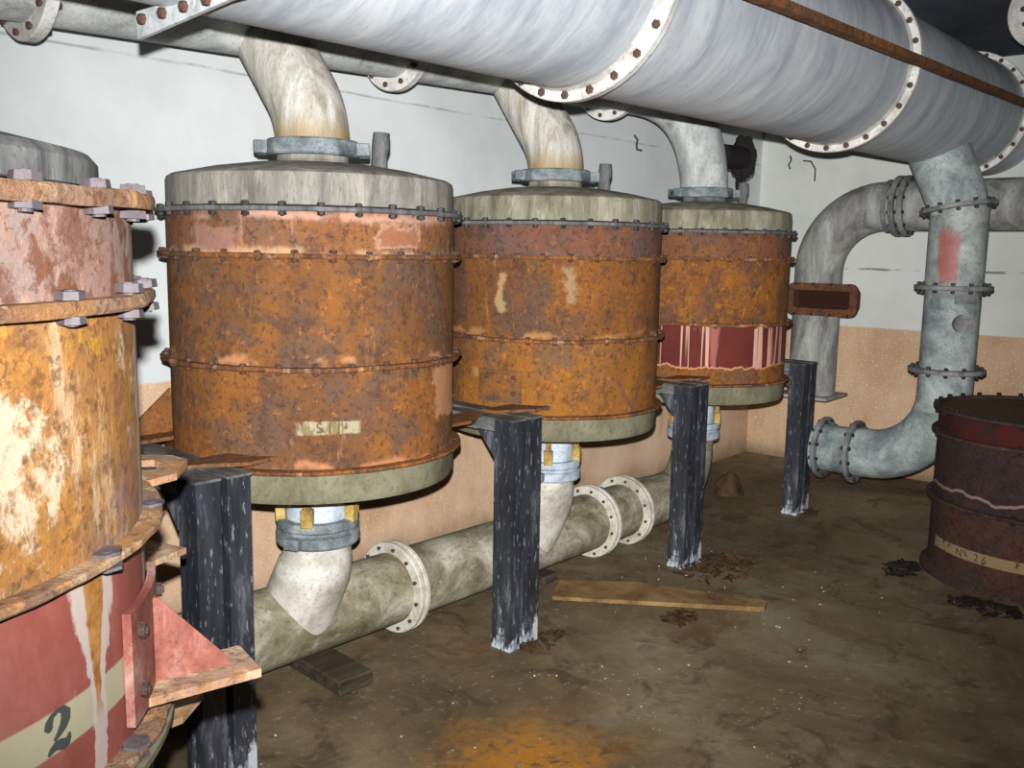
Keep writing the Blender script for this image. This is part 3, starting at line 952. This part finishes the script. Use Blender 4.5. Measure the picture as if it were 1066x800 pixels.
# ------------------------------------------------------------------ posts
PY = -1.133     # front face of the posts
ZP = .9736
def post(k, x1, double=True, label=''):
    """x1: right front edge; two channels side by side, an arm to the wall and a brace"""
    w = .18
    x0 = x1 - w
    t = thing('support_post', label, 'post', ((x0 + x1) / 2, PY + .05, 0), 'black steel tank posts')
    def ch(xa, xb):
        bm = BM()
        box(bm, (xa, -.05, 0), (xb, -.041, ZP - .008))              # web facing the room
        box(bm, (xa, -.041, 0), (xa + .009, .05, ZP - .008))        # flanges
        box(bm, (xb - .009, -.041, 0), (xb, .05, ZP - .008))
        bmesh.ops.translate(bm, verts=list(bm.verts), vec=(0, 0, 0))
        return bm
    mk('channel', ch(-.09, -.012), M['post'], t, 20)
    mk('channel', ch(.012, .09), M['post'], t, 20)
    # arm: angle section from the post top back into the wall
    L = abs(PY + .05) - .0
    for xa, xb, side in ((-.094, -.01, -1), (.01, .094, 1)):
        bm = BM()
        box(bm, (xa, -.054, ZP - .008), (xb, L, ZP))
        xs = xa if side < 0 else xb - .008
        box(bm, (xs, .05, ZP - .058), (xs + .008, L, ZP - .008))
        mk('arm', bm, ARM, t, 20)
        bm = BM()
        prism(bm, [(.05, -.055), (.14, -.055), (.05, -.16)], (xs, 0, ZP), (0, 1, 0), (0, 0, 1), (1, 0, 0), .008)
        mk('brace', bm, M['post'], t, 20)
    return t
ka = NT('worn_black_arm', .6, 0, .4, 6)
n_ = ka.noise(9, 8, .7, (1.5, .6, 1.5))
ka.color(ka.ramp(n_, [(.36, srgb(48, 50, 54)), (.52, srgb(92, 94, 92)), (.68, srgb(136, 134, 124))])); ka.bump(n_, .3, .005)
ARM = ka.m
PX = 1.539
post(0, PX, True, 'nearest black steel post, between the left edge tank and the largest hung tank')
post(1, PX + S, True, 'second black post from the left, at the middle of the picture, pale flaked feet')
post(2, PX + 2 * S, True, 'third black post from the left, standing in dead leaves')
post(3, PX + 3 * S, True, 'farthest black post, right of the maroon streaked tank')

# ------------------------------------------------------------------ pipes
def pflange(parent, c, axis, r0, r1, th, nb, bolts, mat, name='flange', off=0.0, rb=None, bs=1.0, lab=None):
    bm = BM(); annulus(bm, c, axis, r0, r1, th, 72)
    f = mk(name, bm, mat, parent, 30, lab)
    rb = rb or (r1 - (r1 - r0) * .45)
    for i, p in enumerate(ring_pts((0, 0, 0), axis, rb, nb)):
        if off:
            p = Matrix.Rotation(off * 2 * pi / nb, 3, Vector(axis).normalized()) @ p
        inst('bolt', bolts, f, Vector(c) + p, axis, random.random(), bs)
    return f

def bend(p0, p1, p2, rad, n=10):
    """points of a rounded corner p0-p1-p2"""
    p0, p1, p2 = Vector(p0), Vector(p1), Vector(p2)
    a = (p0 - p1).normalized(); b = (p2 - p1).normalized()
    th = a.angle(b); d = rad / math.tan(th / 2)
    s = p1 + a * d; e = p1 + b * d
    cen = p1 + (a + b).normalized() * (rad / math.sin(th / 2))
    v0 = s - cen; v1 = e - cen
    ang = v0.angle(v1); ax = v0.cross(v1).normalized()
    return [cen + Matrix.Rotation(ang * i / n, 3, ax) @ v0 for i in range(n + 1)]

def lin(a, b, n):
    a, b = Vector(a), Vector(b)
    return [a.lerp(b, i / n) for i in range(n + 1)]

# big overhead duct
GY, GR, GSL = -1.6549, .35, .0116
GZ = lambda x: 2.471 + GSL * x
g = thing('overhead_duct', 'very large silver overhead duct crossing the top of the picture', 'duct', (0, GY, GZ(0)))
gp = lambda x: Vector((x, 0, GSL * x))
gx = [-1.6, .35, 2.396, 4.4405, 6.4983, XW]
gx[-1] = XW - .006
for xa, xb in zip(gx, gx[1:]):
    bm = BM(); sweep(bm, lin(gp(xa), gp(xb), 2), GR, 96, cap=True)
    mk('duct_section', bm, M['duct'], g)
for x in gx[1:-1]:
    f = pflange(g, gp(x), (1, 0, GSL), GR - .005, .389, .036, 24, BOLT_DUCT, M['duct_flange'], 'flange', .2)
    bm = BM(); sweep(bm, [gp(x - .05), gp(x - .018)], [GR + .001, GR + .008], 96, cap=False)
    mk('weld_collar', bm, M['duct_flange'], f)

# wall side header feeding the tank necks
HY, HR, HSL = -.45, .16, .0353
HZ = lambda x: 2.4174 + HSL * x
h = thing('header_pipe', 'long white header pipe near the wall behind the large overhead duct', 'pipe', (0, HY, HZ(0)))
hp = lambda x: Vector((x, 0, HSL * x))
XD = XB + 2 * S
endp = Vector((XD, YT - HY, 2.0 - HZ(0)))
bm = BM()
path = lin(hp(-1.6), hp(XD - .42), 4)[:-1]
# Bezier-like elbow down to the farthest neck
P0, P1, P2, P3 = hp(XD - .42), hp(XD - .02), Vector((XD, (YT - HY) * .9, hp(XD).z - .10)), endp
for i in range(15):
    tt = i / 14
    path.append(P0 * (1 - tt) ** 3 + P1 * 3 * tt * (1 - tt) ** 2 + P2 * 3 * tt * tt * (1 - tt) + P3 * tt ** 3)
rads = [HR] * 5 + [HR + (.132 - HR) * (i / 14) for i in range(14)]
sweep(bm, path, rads[:len(path)] if len(rads) >= len(path) else rads + [.132] * (len(path) - len(rads)), 56)
mk('pipe', bm, M['header'], h)
for x in (1.25, 2.735, 4.29):
    pflange(h, hp(x), (1, 0, HSL), HR - .004, .213, .04, 12, BOLT_PIPE, M['duct_flange'], 'flange', .4, bs=1.1)
for x in (XB, XB + S):
    bm = BM()
    b0 = Vector((x, YT - HY, 2.005 - HZ(0))); b3 = hp(x - .02)
    pts = bend(b0, b0 + Vector((0, 0, .10)), b3, .30, 8)
    sweep(bm, [b0] + pts + [b3], .130, 48)
    mk('branch_pipe', bm, M['branch'], h)

# low manifold
KY, KR, KSL = -.6282, .1507, -.011
KZ = lambda x: .2345 + KSL * x
kf = thing('drain_manifold', 'grimy off-white pipe running along the floor under the hung tanks', 'pipe', (0, KY, KZ(0)))
kp_ = lambda x: Vector((x, 0, KSL * x))
bm = BM()
P0, P1, P2, P3 = kp_(XD - .36), kp_(XD - .02), Vector((XD, YT - KY, kp_(XD).z + .02)), Vector((XD, YT - KY, .56 - KZ(0)))
path = lin(kp_(-1.6), kp_(XD - .36), 6)[:-1]
nst = len(path)
for i in range(15):
    tt = i / 14
    path.append(P0 * (1 - tt) ** 3 + P1 * 3 * tt * (1 - tt) ** 2 + P2 * 3 * tt * tt * (1 - tt) + P3 * tt ** 3)
sweep(bm, path, [KR] * nst + [KR + (.118 - KR) * i / 14 for i in range(15)], 56)
mk('pipe', bm, M['manifold'], kf)
for x in (1.10, 2.568, 3.985, 4.31):
    for dx in (-.016, .016):
        pflange(kf, kp_(x + dx), (1, 0, KSL), KR - .004, .196, .022, 12, BOLT_PIPE, M['manifold_flange'], 'flange', .3, bs=.8 if dx < 0 else .5)
for x in (XB, XB + S):
    bm = BM()
    b0 = Vector((x, YT - KY, .565 - KZ(0))); b3 = kp_(x - .03)
    pts = bend(b0, b0 + Vector((0, 0, -.08)), b3, .25, 8)
    sweep(bm, [b0] + pts + [b3], [.122] + [.122 + .018 * i / 8 for i in range(9)] + [.145], 48)
    mk('branch_pipe', bm, M['low_branch'], kf)

# down pipe hanging from the large duct, with an elbow at the floor
FX, FY, FR = 5.80, -1.877, .158
d = thing('down_pipe', 'bluish zinc down pipe dropping from the large duct to an open elbow above the floor', 'pipe', (FX, FY, 0))
top = Vector((0, GY - FY - .045, GZ(FX) - .20))
bm = BM(); sweep(bm, [top, top.lerp(Vector((0, .02, 1.97)), .5), Vector((0, .02, 1.97)), Vector((0, .004, 1.92)), Vector((0, 0, 1.86))], [.172, .168, .164, FR, FR - .002], 48, cap=False)
mk('stub', bm, M['down'], d)
bm = BM(); sweep(bm, lin((0, 0, 1.93), (0, 0, 1.47), 3), FR, 48, cap=False)
mk('upper_pipe', bm, M['down_upper'], d)
bm = BM(); sweep(bm, lin((0, 0, 1.47), (0, 0, .985), 2), FR * .97, 48, cap=False)
lp = mk('middle_pipe', bm, M['down'], d)
bm = BM(); a_ = radians(218)
sweep(bm, [Vector((cos(a_), sin(a_), 0)) * (FR * .9) + Vector((0, 0, 1.27)), Vector((cos(a_), sin(a_), 0)) * (FR + .025) + Vector((0, 0, 1.27))], .052, 24)
mk('inspection_boss', bm, M['down_flange'], lp)
bm = BM(); a_ = radians(226)
Mx = Matrix.Translation(Vector((cos(a_), sin(a_), 0)) * (FR - .002) + Vector((0, 0, 1.405))) @ Matrix.Rotation(a_, 4, 'Z')
box(bm, (-.004, -.075, -.022), (.004, .06, .022), Mx)
mk('name_plate', bm, M['down_flange'], lp)
bm = BM()
lo = [(0, 0, .985)] + bend((0, 0, .985), (0, 0, .415), (0, .9, .415), .42, 16) + [Vector((0, .5, .412))]
sweep(bm, lo, FR * .97, 48, cap=False)
mk('elbow', bm, M['down'], d)
bm = BM(); sweep(bm, [(0, .5, .412), (0, .72, .410), (0, .745, .410), (0, .748, .410), (0, .70, .41)], [FR * .95, FR * .95, FR + .012, FR * .86, FR * .84], 48, cap=True)
mk('outlet_spigot', bm, M['down'], d)
for c, ax, rr in (((0, .01, 1.93), (0, .16, 1), .208), ((0, 0, 1.47), (0, 0, 1), .213), ((0, 0, .985), (0, 0, 1), .213), ((0, .50, .412), (0, 1, 0), .200), ((0, .705, .41), (0, 1, 0), .200)):
    pflange(d, c, ax, FR - .006, rr, .026, 12, BOLT_DOWN, M['down_flange'], 'flange', .5)

# arched pipe near the end wall
JX, JY, JR = 6.60, -.725, .168
j = thing('arched_pipe', 'grey arched pipe at the end wall with a rusty rectangular frame on its left leg', 'pipe', (JX, JY, .62))
zt = 1.985 - .62
bm = BM()
pts = [Vector((0, 0, .0)), Vector((0, 0, .3))] + bend((0, 0, 0), (0, 0, zt), (0, -1, zt), .46, 16) + [Vector((0, -.58, zt))]
sweep(bm, pts, JR, 48)
mk('left_leg', bm, M['arch'], j)
bm = BM()
pts = [Vector((0, -.58, zt)), Vector((0, -1.2, zt))] + bend((0, -.6, zt), (0, -1.85, zt), (0, -1.85, 0), .46, 16) + [Vector((0, -1.85, -.62))]
sweep(bm, pts, JR, 48)
mk('right_leg', bm, M['arch'], j)
for y in (-.545, -.60):
    pflange(j, (0, y, zt), (0, 1, 0), JR - .005, .205, .035, 12, BOLT_DOWN, M['down_flange'], 'flange', .5)
bm = BM()
sweep(bm, [(0, -.50, zt), (0, -.47, zt)], [JR + .012, JR + .012], 48)
mk('weld_band', bm, M['down_flange'], j)
bm = BM(); box(bm, (-.20, -.20, -.012), (.20, .20, .012), None, .004)
mk('end_plate', bm, M['arch'], j)
# rusty rectangular inlet frame on the left leg
def rounded_rect(w, hh, r, n=5):
    out = []
    for cx, cy, a0 in ((w / 2 - r, hh / 2 - r, 0), (-w / 2 + r, hh / 2 - r, 90), (-w / 2 + r, -hh / 2 + r, 180), (w / 2 - r, -hh / 2 + r, 270)):
        for i in range(n + 1):
            a = radians(a0 + 90 * i / n)
            out.append((cx + r * cos(a), cy + r * sin(a)))
    return out
FRX, FRY, FRZ = -.27, -.155, 1.338 - .62
bm = BM()
O = rounded_rect(.50, .225, .05); I = rounded_rect(.40, .125, .02)
rings = []
for poly, xx in ((O, .0), (O, -.03), (I, -.03), (I, .17), (O, .0)):
    rings.append([bm.verts.new((FRX + xx, FRY + p[0], FRZ + p[1])) for p in poly])
for a, b in zip(rings, rings[1:]):
    for i in range(len(a)):
        k2 = (i + 1) % len(a)
        bm.faces.new((a[i], a[k2], b[k2], b[i]))
fr = mk('inlet_frame', bm, M['frame_rust'], j, 30, 'rusty brown rectangular frame')
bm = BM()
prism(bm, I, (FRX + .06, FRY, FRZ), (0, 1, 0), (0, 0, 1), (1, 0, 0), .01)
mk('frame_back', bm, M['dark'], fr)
for yy in (-.19, -.065, .065, .19):
    for s in (1, -1):
        inst('bolt', BOLT_E, fr, (FRX - .015, FRY + yy, FRZ + s * .105), (-1, 0, 0), 0, .8)

# rusted bar crossing in front of the large duct
bm = BM()
bs, be = Vector((1.6, -2.1, 2.392)), Vector((XW, -2.1, 2.560))
for w0, w1, z0, z1 in ((-.020, -.012, -.016, .016), (-.012, .02, -.016, -.010)):
    n = 50; rows = []
    for i in range(n + 1):
        p = bs.lerp(be, i / n); q = .002 * noise.noise(p * 9)
        rows.append([bm.verts.new(p + Vector((0, y, z + q))) for y, z in ((w0, z0), (w1, z0), (w1, z1), (w0, z1))])
    for a, b in zip(rows, rows[1:]):
        for i in range(4):
            bm.faces.new((a[i], a[(i + 1) % 4], b[(i + 1) % 4], b[i]))
    bm.faces.new(rows[0]); bm.faces.new(rows[-1][::-1])
tag(mk('rusty_bar', bm, M['bar_rust'], None, 20), 'thin rusty angle bar running in front of the large overhead duct at top right', 'bar')

# angle iron cradle below the duct at top left
bx = 1.05
cr = thing('hanger_bracket', 'white angle iron with bolts under the large duct at top left', 'bracket', (bx, -1.49, 2.08))
bm = BM()
prism(bm, [(0, .006), (0, .064), (-.74, .056), (-.74, .040), (-.36, .033)], (0, 0, 0), (0, 1, 0), (0, 0, 1), (1, 0, 0), .010)
mk('angle_iron', bm, M['angle'], cr, 20)
for y in (-.035, -.12, -.205, -.29, -.6):
    inst('bolt', BOLT_PLATE, cr, (-.001, y, .042), (-1, 0, 0), 0, .9)
bm = BM(); sweep(bm, [(.03, -.70, .012), (.03, -.70, .908)], .012, 12)
mk('hanger_rod', bm, M['angle'], cr)

# second duct end at the top right corner
q = thing('ceiling_duct', 'white flanged pipe end with rusty bolts at the top right corner', 'pipe', (5.2, -2.375, 2.83))
bm = BM(); sweep(bm, [(0.005, 0, 0), (XW - 5.2, 0, .02)], .12, 40)
mk('pipe', bm, M['duct'], q)
pflange(q, (0, 0, 0), (1, 0, 0), .03, .185, .03, 10, BOLT_DUCT, M['duct_flange'], 'flange', .2)
bm = BM(); sweep(bm, [(-.004, 0, 0), (.004, 0, 0)], .10, 40)
mk('blank_disc', bm, M['duct_flange'], q)

# ------------------------------------------------------------------ small things
# black hand wheel like valve behind the farthest neck
v = thing('valve_wheel', 'black knobbly valve wheel behind the neck of the farthest tank', 'valve', (5.182, -.80, 2.209))
bm = BM()
n = 64
prof = []
for i in range(n):
    a = 2 * pi * i / n
    prof.append((.125 * (1 + .10 * (1 if sin(a * 7) > .2 else 0)) * cos(a), .125 * (1 + .10 * (1 if sin(a * 7) > .2 else 0)) * sin(a)))
ax = Vector((-.45, -.89, 0)).normalized(); sx = Vector((.89, -.45, 0)).normalized()
prism(bm, [(x * .62, y) for x, y in prof], (0, 0, 0), sx, (0, 0, 1), ax, .035)
mk('wheel', bm, M['black'], v, 30)
bm = BM(); sweep(bm, [(0, 0, 0), Vector((-.20, .03, -.0))], .07, 20); mk('valve_body', bm, M['black'], v)
bm = BM(); sweep(bm, [Vector((-.02, 0, -.05)), Vector((-.06, -.02, -.16)), Vector((-.10, -.05, -.205))], .02, 10); mk('drop_arm', bm, M['black'], v)

# plank on the floor
pl = BM()
corners = [(3.52, -.79), (3.759, -1.077), (3.966, -1.683), (3.879, -1.711), (3.32, -.90)]
lo = [pl.verts.new((x, y, .003)) for x, y in corners]; hi = [pl.verts.new((x, y, .026 if i in (2, 3) else .020)) for i, (x, y) in enumerate(corners)]
pl.faces.new(lo[::-1]); pl.faces.new(hi)
for i in range(5):
    pl.faces.new((lo[i], lo[(i + 1) % 5], hi[(i + 1) % 5], hi[i]))
kpw = NT('floor_board', .85, 0, .2, 4)
nn = kpw.noise(7, 8, .7, (1, 1, 1), 0, .5)
kpw.color(kpw.ramp(nn, [(.3, srgb(88, 66, 42)), (.5, srgb(130, 102, 66)), (.7, srgb(160, 130, 88))])); kpw.bump(nn, .3, .005)
tag(mk('plank', pl, kpw.m, None, 20), 'tapered bare wooden plank lying on the floor right of the second black post', 'plank')

# blocks under the low pipe
def block(loc, rz, size, lab, mat):
    bm = BM(); box(bm, (-size[0] / 2, -size[1] / 2, 0), (size[0] / 2, size[1] / 2, size[2]), None, .006)
    for vv in bm.verts:
        vv.co += Vector((noise.noise(vv.co * 7), noise.noise(vv.co * 7 + Vector((5, 0, 0))), 0)) * .008
    o = mk('wood_block', bm, mat, None, 25); o.location = loc; o.rotation_euler = (0, 0, rz)
    return tag(o, lab, 'block')
block((2.12, -.74, 0), radians(-4), (.16, .38, KZ(2.12) - KR - .002), 'dark wooden block wedged under the low pipe behind the nearest post', M['dark_wood'])
block((3.50, -.62, 0), 0, (.12, .26, KZ(3.5) - KR - .002), 'dark wooden block under the low pipe below the middle hung tank', M['dark_wood'])

# debris
def clump(name, loc, rx, ry, hh, n, mat, lab, cat, seed, size=(.02, .06)):
    rnd = random.Random(seed); bm = BM()
    for i in range(n):
        a = rnd.uniform(0, 2 * pi); rr = rnd.random() ** .6
        p = Vector((rx * rr * cos(a), ry * rr * sin(a), hh * (1 - rr) * rnd.random() + .006))
        s = rnd.uniform(*size); rot = Matrix.Rotation(rnd.uniform(0, 6.28), 3, 'Z') @ Matrix.Rotation(rnd.uniform(-.5, .5), 3, 'X')
        poly = [(-s, 0, 0), (-s * .4, s * .35, .006), (s * .5, s * .3, .004), (s, 0, 0.010), (s * .4, -s * .35, 0.002), (-s * .5, -s * .25, .004)]
        vs = [bm.verts.new(p + rot @ Vector(c)) for c in poly]
        f = bm.faces.new(vs)
        ex = bmesh.ops.extrude_face_region(bm, geom=[f])
        for e in ex['geom']:
            if isinstance(e, bmesh.types.BMVert):
                e.co.z += .003
    zmin = min(v_.co.z for v_ in bm.verts)
    for v_ in bm.verts:
        v_.co.z = max(v_.co.z, .0005)
    o = mk(name, bm, mat, None, 20); o.location = loc
    return tag(o, lab, cat, None, 'stuff')
clump('leaf_litter', (4.25, -1.25, 0), .26, .19, .04, 170, M['leaf'], 'dead brown leaves and rust flakes round the foot of the third black post', 'debris', 4, (.008, .034))
clump('rust_flakes', (2.90, -1.17, 0), .15, .06, .02, 40, M['leaf'], 'rust flakes at the foot of the second black post', 'debris', 5, (.01, .035))
clump('rust_scale', (3.53, -1.47, 0), .10, .06, .02, 30, M['leaf'], 'brown scraps on the floor in front of the plank', 'debris', 6, (.015, .05))
clump('dark_scale', (4.93, -1.98, 0), .15, .08, .03, 90, M['leaf_dark'], 'black scraps on the floor at the left of the standing drum', 'debris', 7, (.012, .04))
clump('dark_flakes', (4.64, -2.46, 0), .10, .16, .03, 90, M['leaf_dark'], 'black scraps on the floor in front of the standing drum', 'debris', 8, (.012, .04))
clump('post_flakes', (5.62, -1.18, 0), .10, .06, .02, 24, M['leaf'], 'rust flakes at the foot of the farthest black post', 'debris', 9, (.012, .04))
# paint chips scattered over the floor
rnd = random.Random(11); bm = BM()
for i in range(70):
    x = rnd.uniform(1.5, 4.6); y = rnd.uniform(-2.3, -.85); s = rnd.uniform(.002, .006)
    vs = [bm.verts.new((x + s * cos(a + i) * rnd.uniform(.6, 1.2), y + s * sin(a + i) * rnd.uniform(.6, 1.2), z)) for z in (.0005, .003) for a in (0, 1.3, 2.6, 4.0, 5.2)]
    bm.faces.new(vs[5:]); bm.faces.new(vs[:5][::-1])
    for k in range(5):
        bm.faces.new((vs[k], vs[(k + 1) % 5], vs[5 + (k + 1) % 5], vs[5 + k]))
tag(mk('paint_chips', bm, M['manifold_flange'], None, 20), 'small pale paint chips scattered over the concrete floor', 'debris', None, 'stuff')
# sacking heap near the far corner
bm = BM()
bmesh.ops.create_icosphere(bm, subdivisions=4, radius=1)
for v_ in bm.verts:
    c = v_.co.copy()
    v_.co = Vector((c.x * .10, c.y * .09, max(c.z, -.02) * .15)) * (1 + .25 * noise.noise(c * 1.3) + .06 * noise.noise(c * 4))
    v_.co.z = max(v_.co.z, 0)
o = mk('rag_heap', bm, wood_mat('brown_sacking', srgb(58, 46, 28), srgb(84, 66, 40), 8)); o.location = (5.72, -.56, 0)
tag(o, 'brown rag heap on the floor below the farthest hung tank near the corner', 'rag')

# wires and hooks left in the walls
def wire(pts, lab, r=.006):
    bm = BM(); sweep(bm, pts, r, 8)
    return tag(mk('wall_wire', bm, M['wire'], None), lab, 'wire')
def on_back(x, z, *offs):
    return [Vector((x + a, -.004 - c, z + b)) for a, b, c in offs]
wire(on_back(3.95, 2.37, (-.02, .03, 0), (0, .01, .02), (.015, -.01, .02), (.04, -.025, .01), (.06, -.02, .03)), 'bent hook wire on the white wall left of the middle neck pipe', .009)
wire(on_back(5.22, 2.35, (0, .05, 0), (.01, .02, .02), (0, -.01, .02), (.02, -.04, .01), (.05, -.045, .03)), 'bent hook wire on the white wall left of the farthest neck pipe', .007)
def on_end(y, z, *offs):
    return [Vector((XW - .004 - c, y + a, z + b)) for a, b, c in offs]
wire(on_end(-.24, 2.36, (0, .05, 0), (-.02, .02, .02), (0, -.02, .02), (-.01, -.05, .01)), 'short bent wire on the end wall just right of the room corner', .007)
wire(on_end(-.37, 2.30, (.02, .07, 0), (-.05, .06, .02), (-.09, 0, .02), (-.09, -.06, .02), (-.085, -.09, .01)), 'hooked wire hanging on the end wall left of the arched pipe', .006)

# ------------------------------------------------------------------ camera and light
cam = bpy.data.cameras.new('camera'); co = bpy.data.objects.new('camera', cam); COL.objects.link(co)
f_px, yaw, pitch, roll, H, D = 964.6, .8585, .1442, .0171, 1.6466, 3.4916
F = Vector((sin(yaw) * cos(pitch), cos(yaw) * cos(pitch), -sin(pitch)))
Rg = Vector((cos(yaw), -sin(yaw), 0)); U = Rg.cross(F)
R2 = cos(roll) * Rg + sin(roll) * U; U2 = -sin(roll) * Rg + cos(roll) * U
mat = Matrix((R2, U2, -F)).transposed().to_4x4(); mat.translation = Vector((0, -D, H))
co.matrix_world = mat
cam.sensor_width = 36; cam.lens = f_px / 1066 * 36
cam.clip_start = .02
SC.camera = co

# the camera's flash, a little above and left of the lens
sp = bpy.data.lights.new('camera_flash', 'SPOT'); so = bpy.data.objects.new('camera_flash', sp); COL.objects.link(so)
sp.spot_size = radians(92); sp.spot_blend = 1.0; sp.shadow_soft_size = .012
sp.energy = 1.0; sp.color = (1, .995, .985)
sp.use_nodes = True
nt = sp.node_tree; em_ = nt.nodes['Emission']
lf = nt.nodes.new('ShaderNodeLightFalloff'); lf.inputs['Strength'].default_value = 275.0
nt.links.new(lf.outputs['Linear'], em_.inputs['Strength'])
pos = Vector((0, -D, H)) + U2 * .085 - R2 * .006
tgt = pos + F * 3 - R2 * .05 + U2 * .15
so.matrix_world = Matrix.Translation(pos) @ (tgt - pos).to_track_quat('-Z', 'Y').to_matrix().to_4x4()

w = bpy.data.worlds.new('world'); SC.world = w; w.use_nodes = True
bg = w.node_tree.nodes['Background']; bg.inputs[0].default_value = (.8, .9, 1, 1); bg.inputs[1].default_value = .025

SC.view_settings.view_transform = 'Standard'; SC.view_settings.look = 'None'
SC.view_settings.exposure = 0; SC.view_settings.gamma = 1; SC.view_settings.use_curve_mapping = False
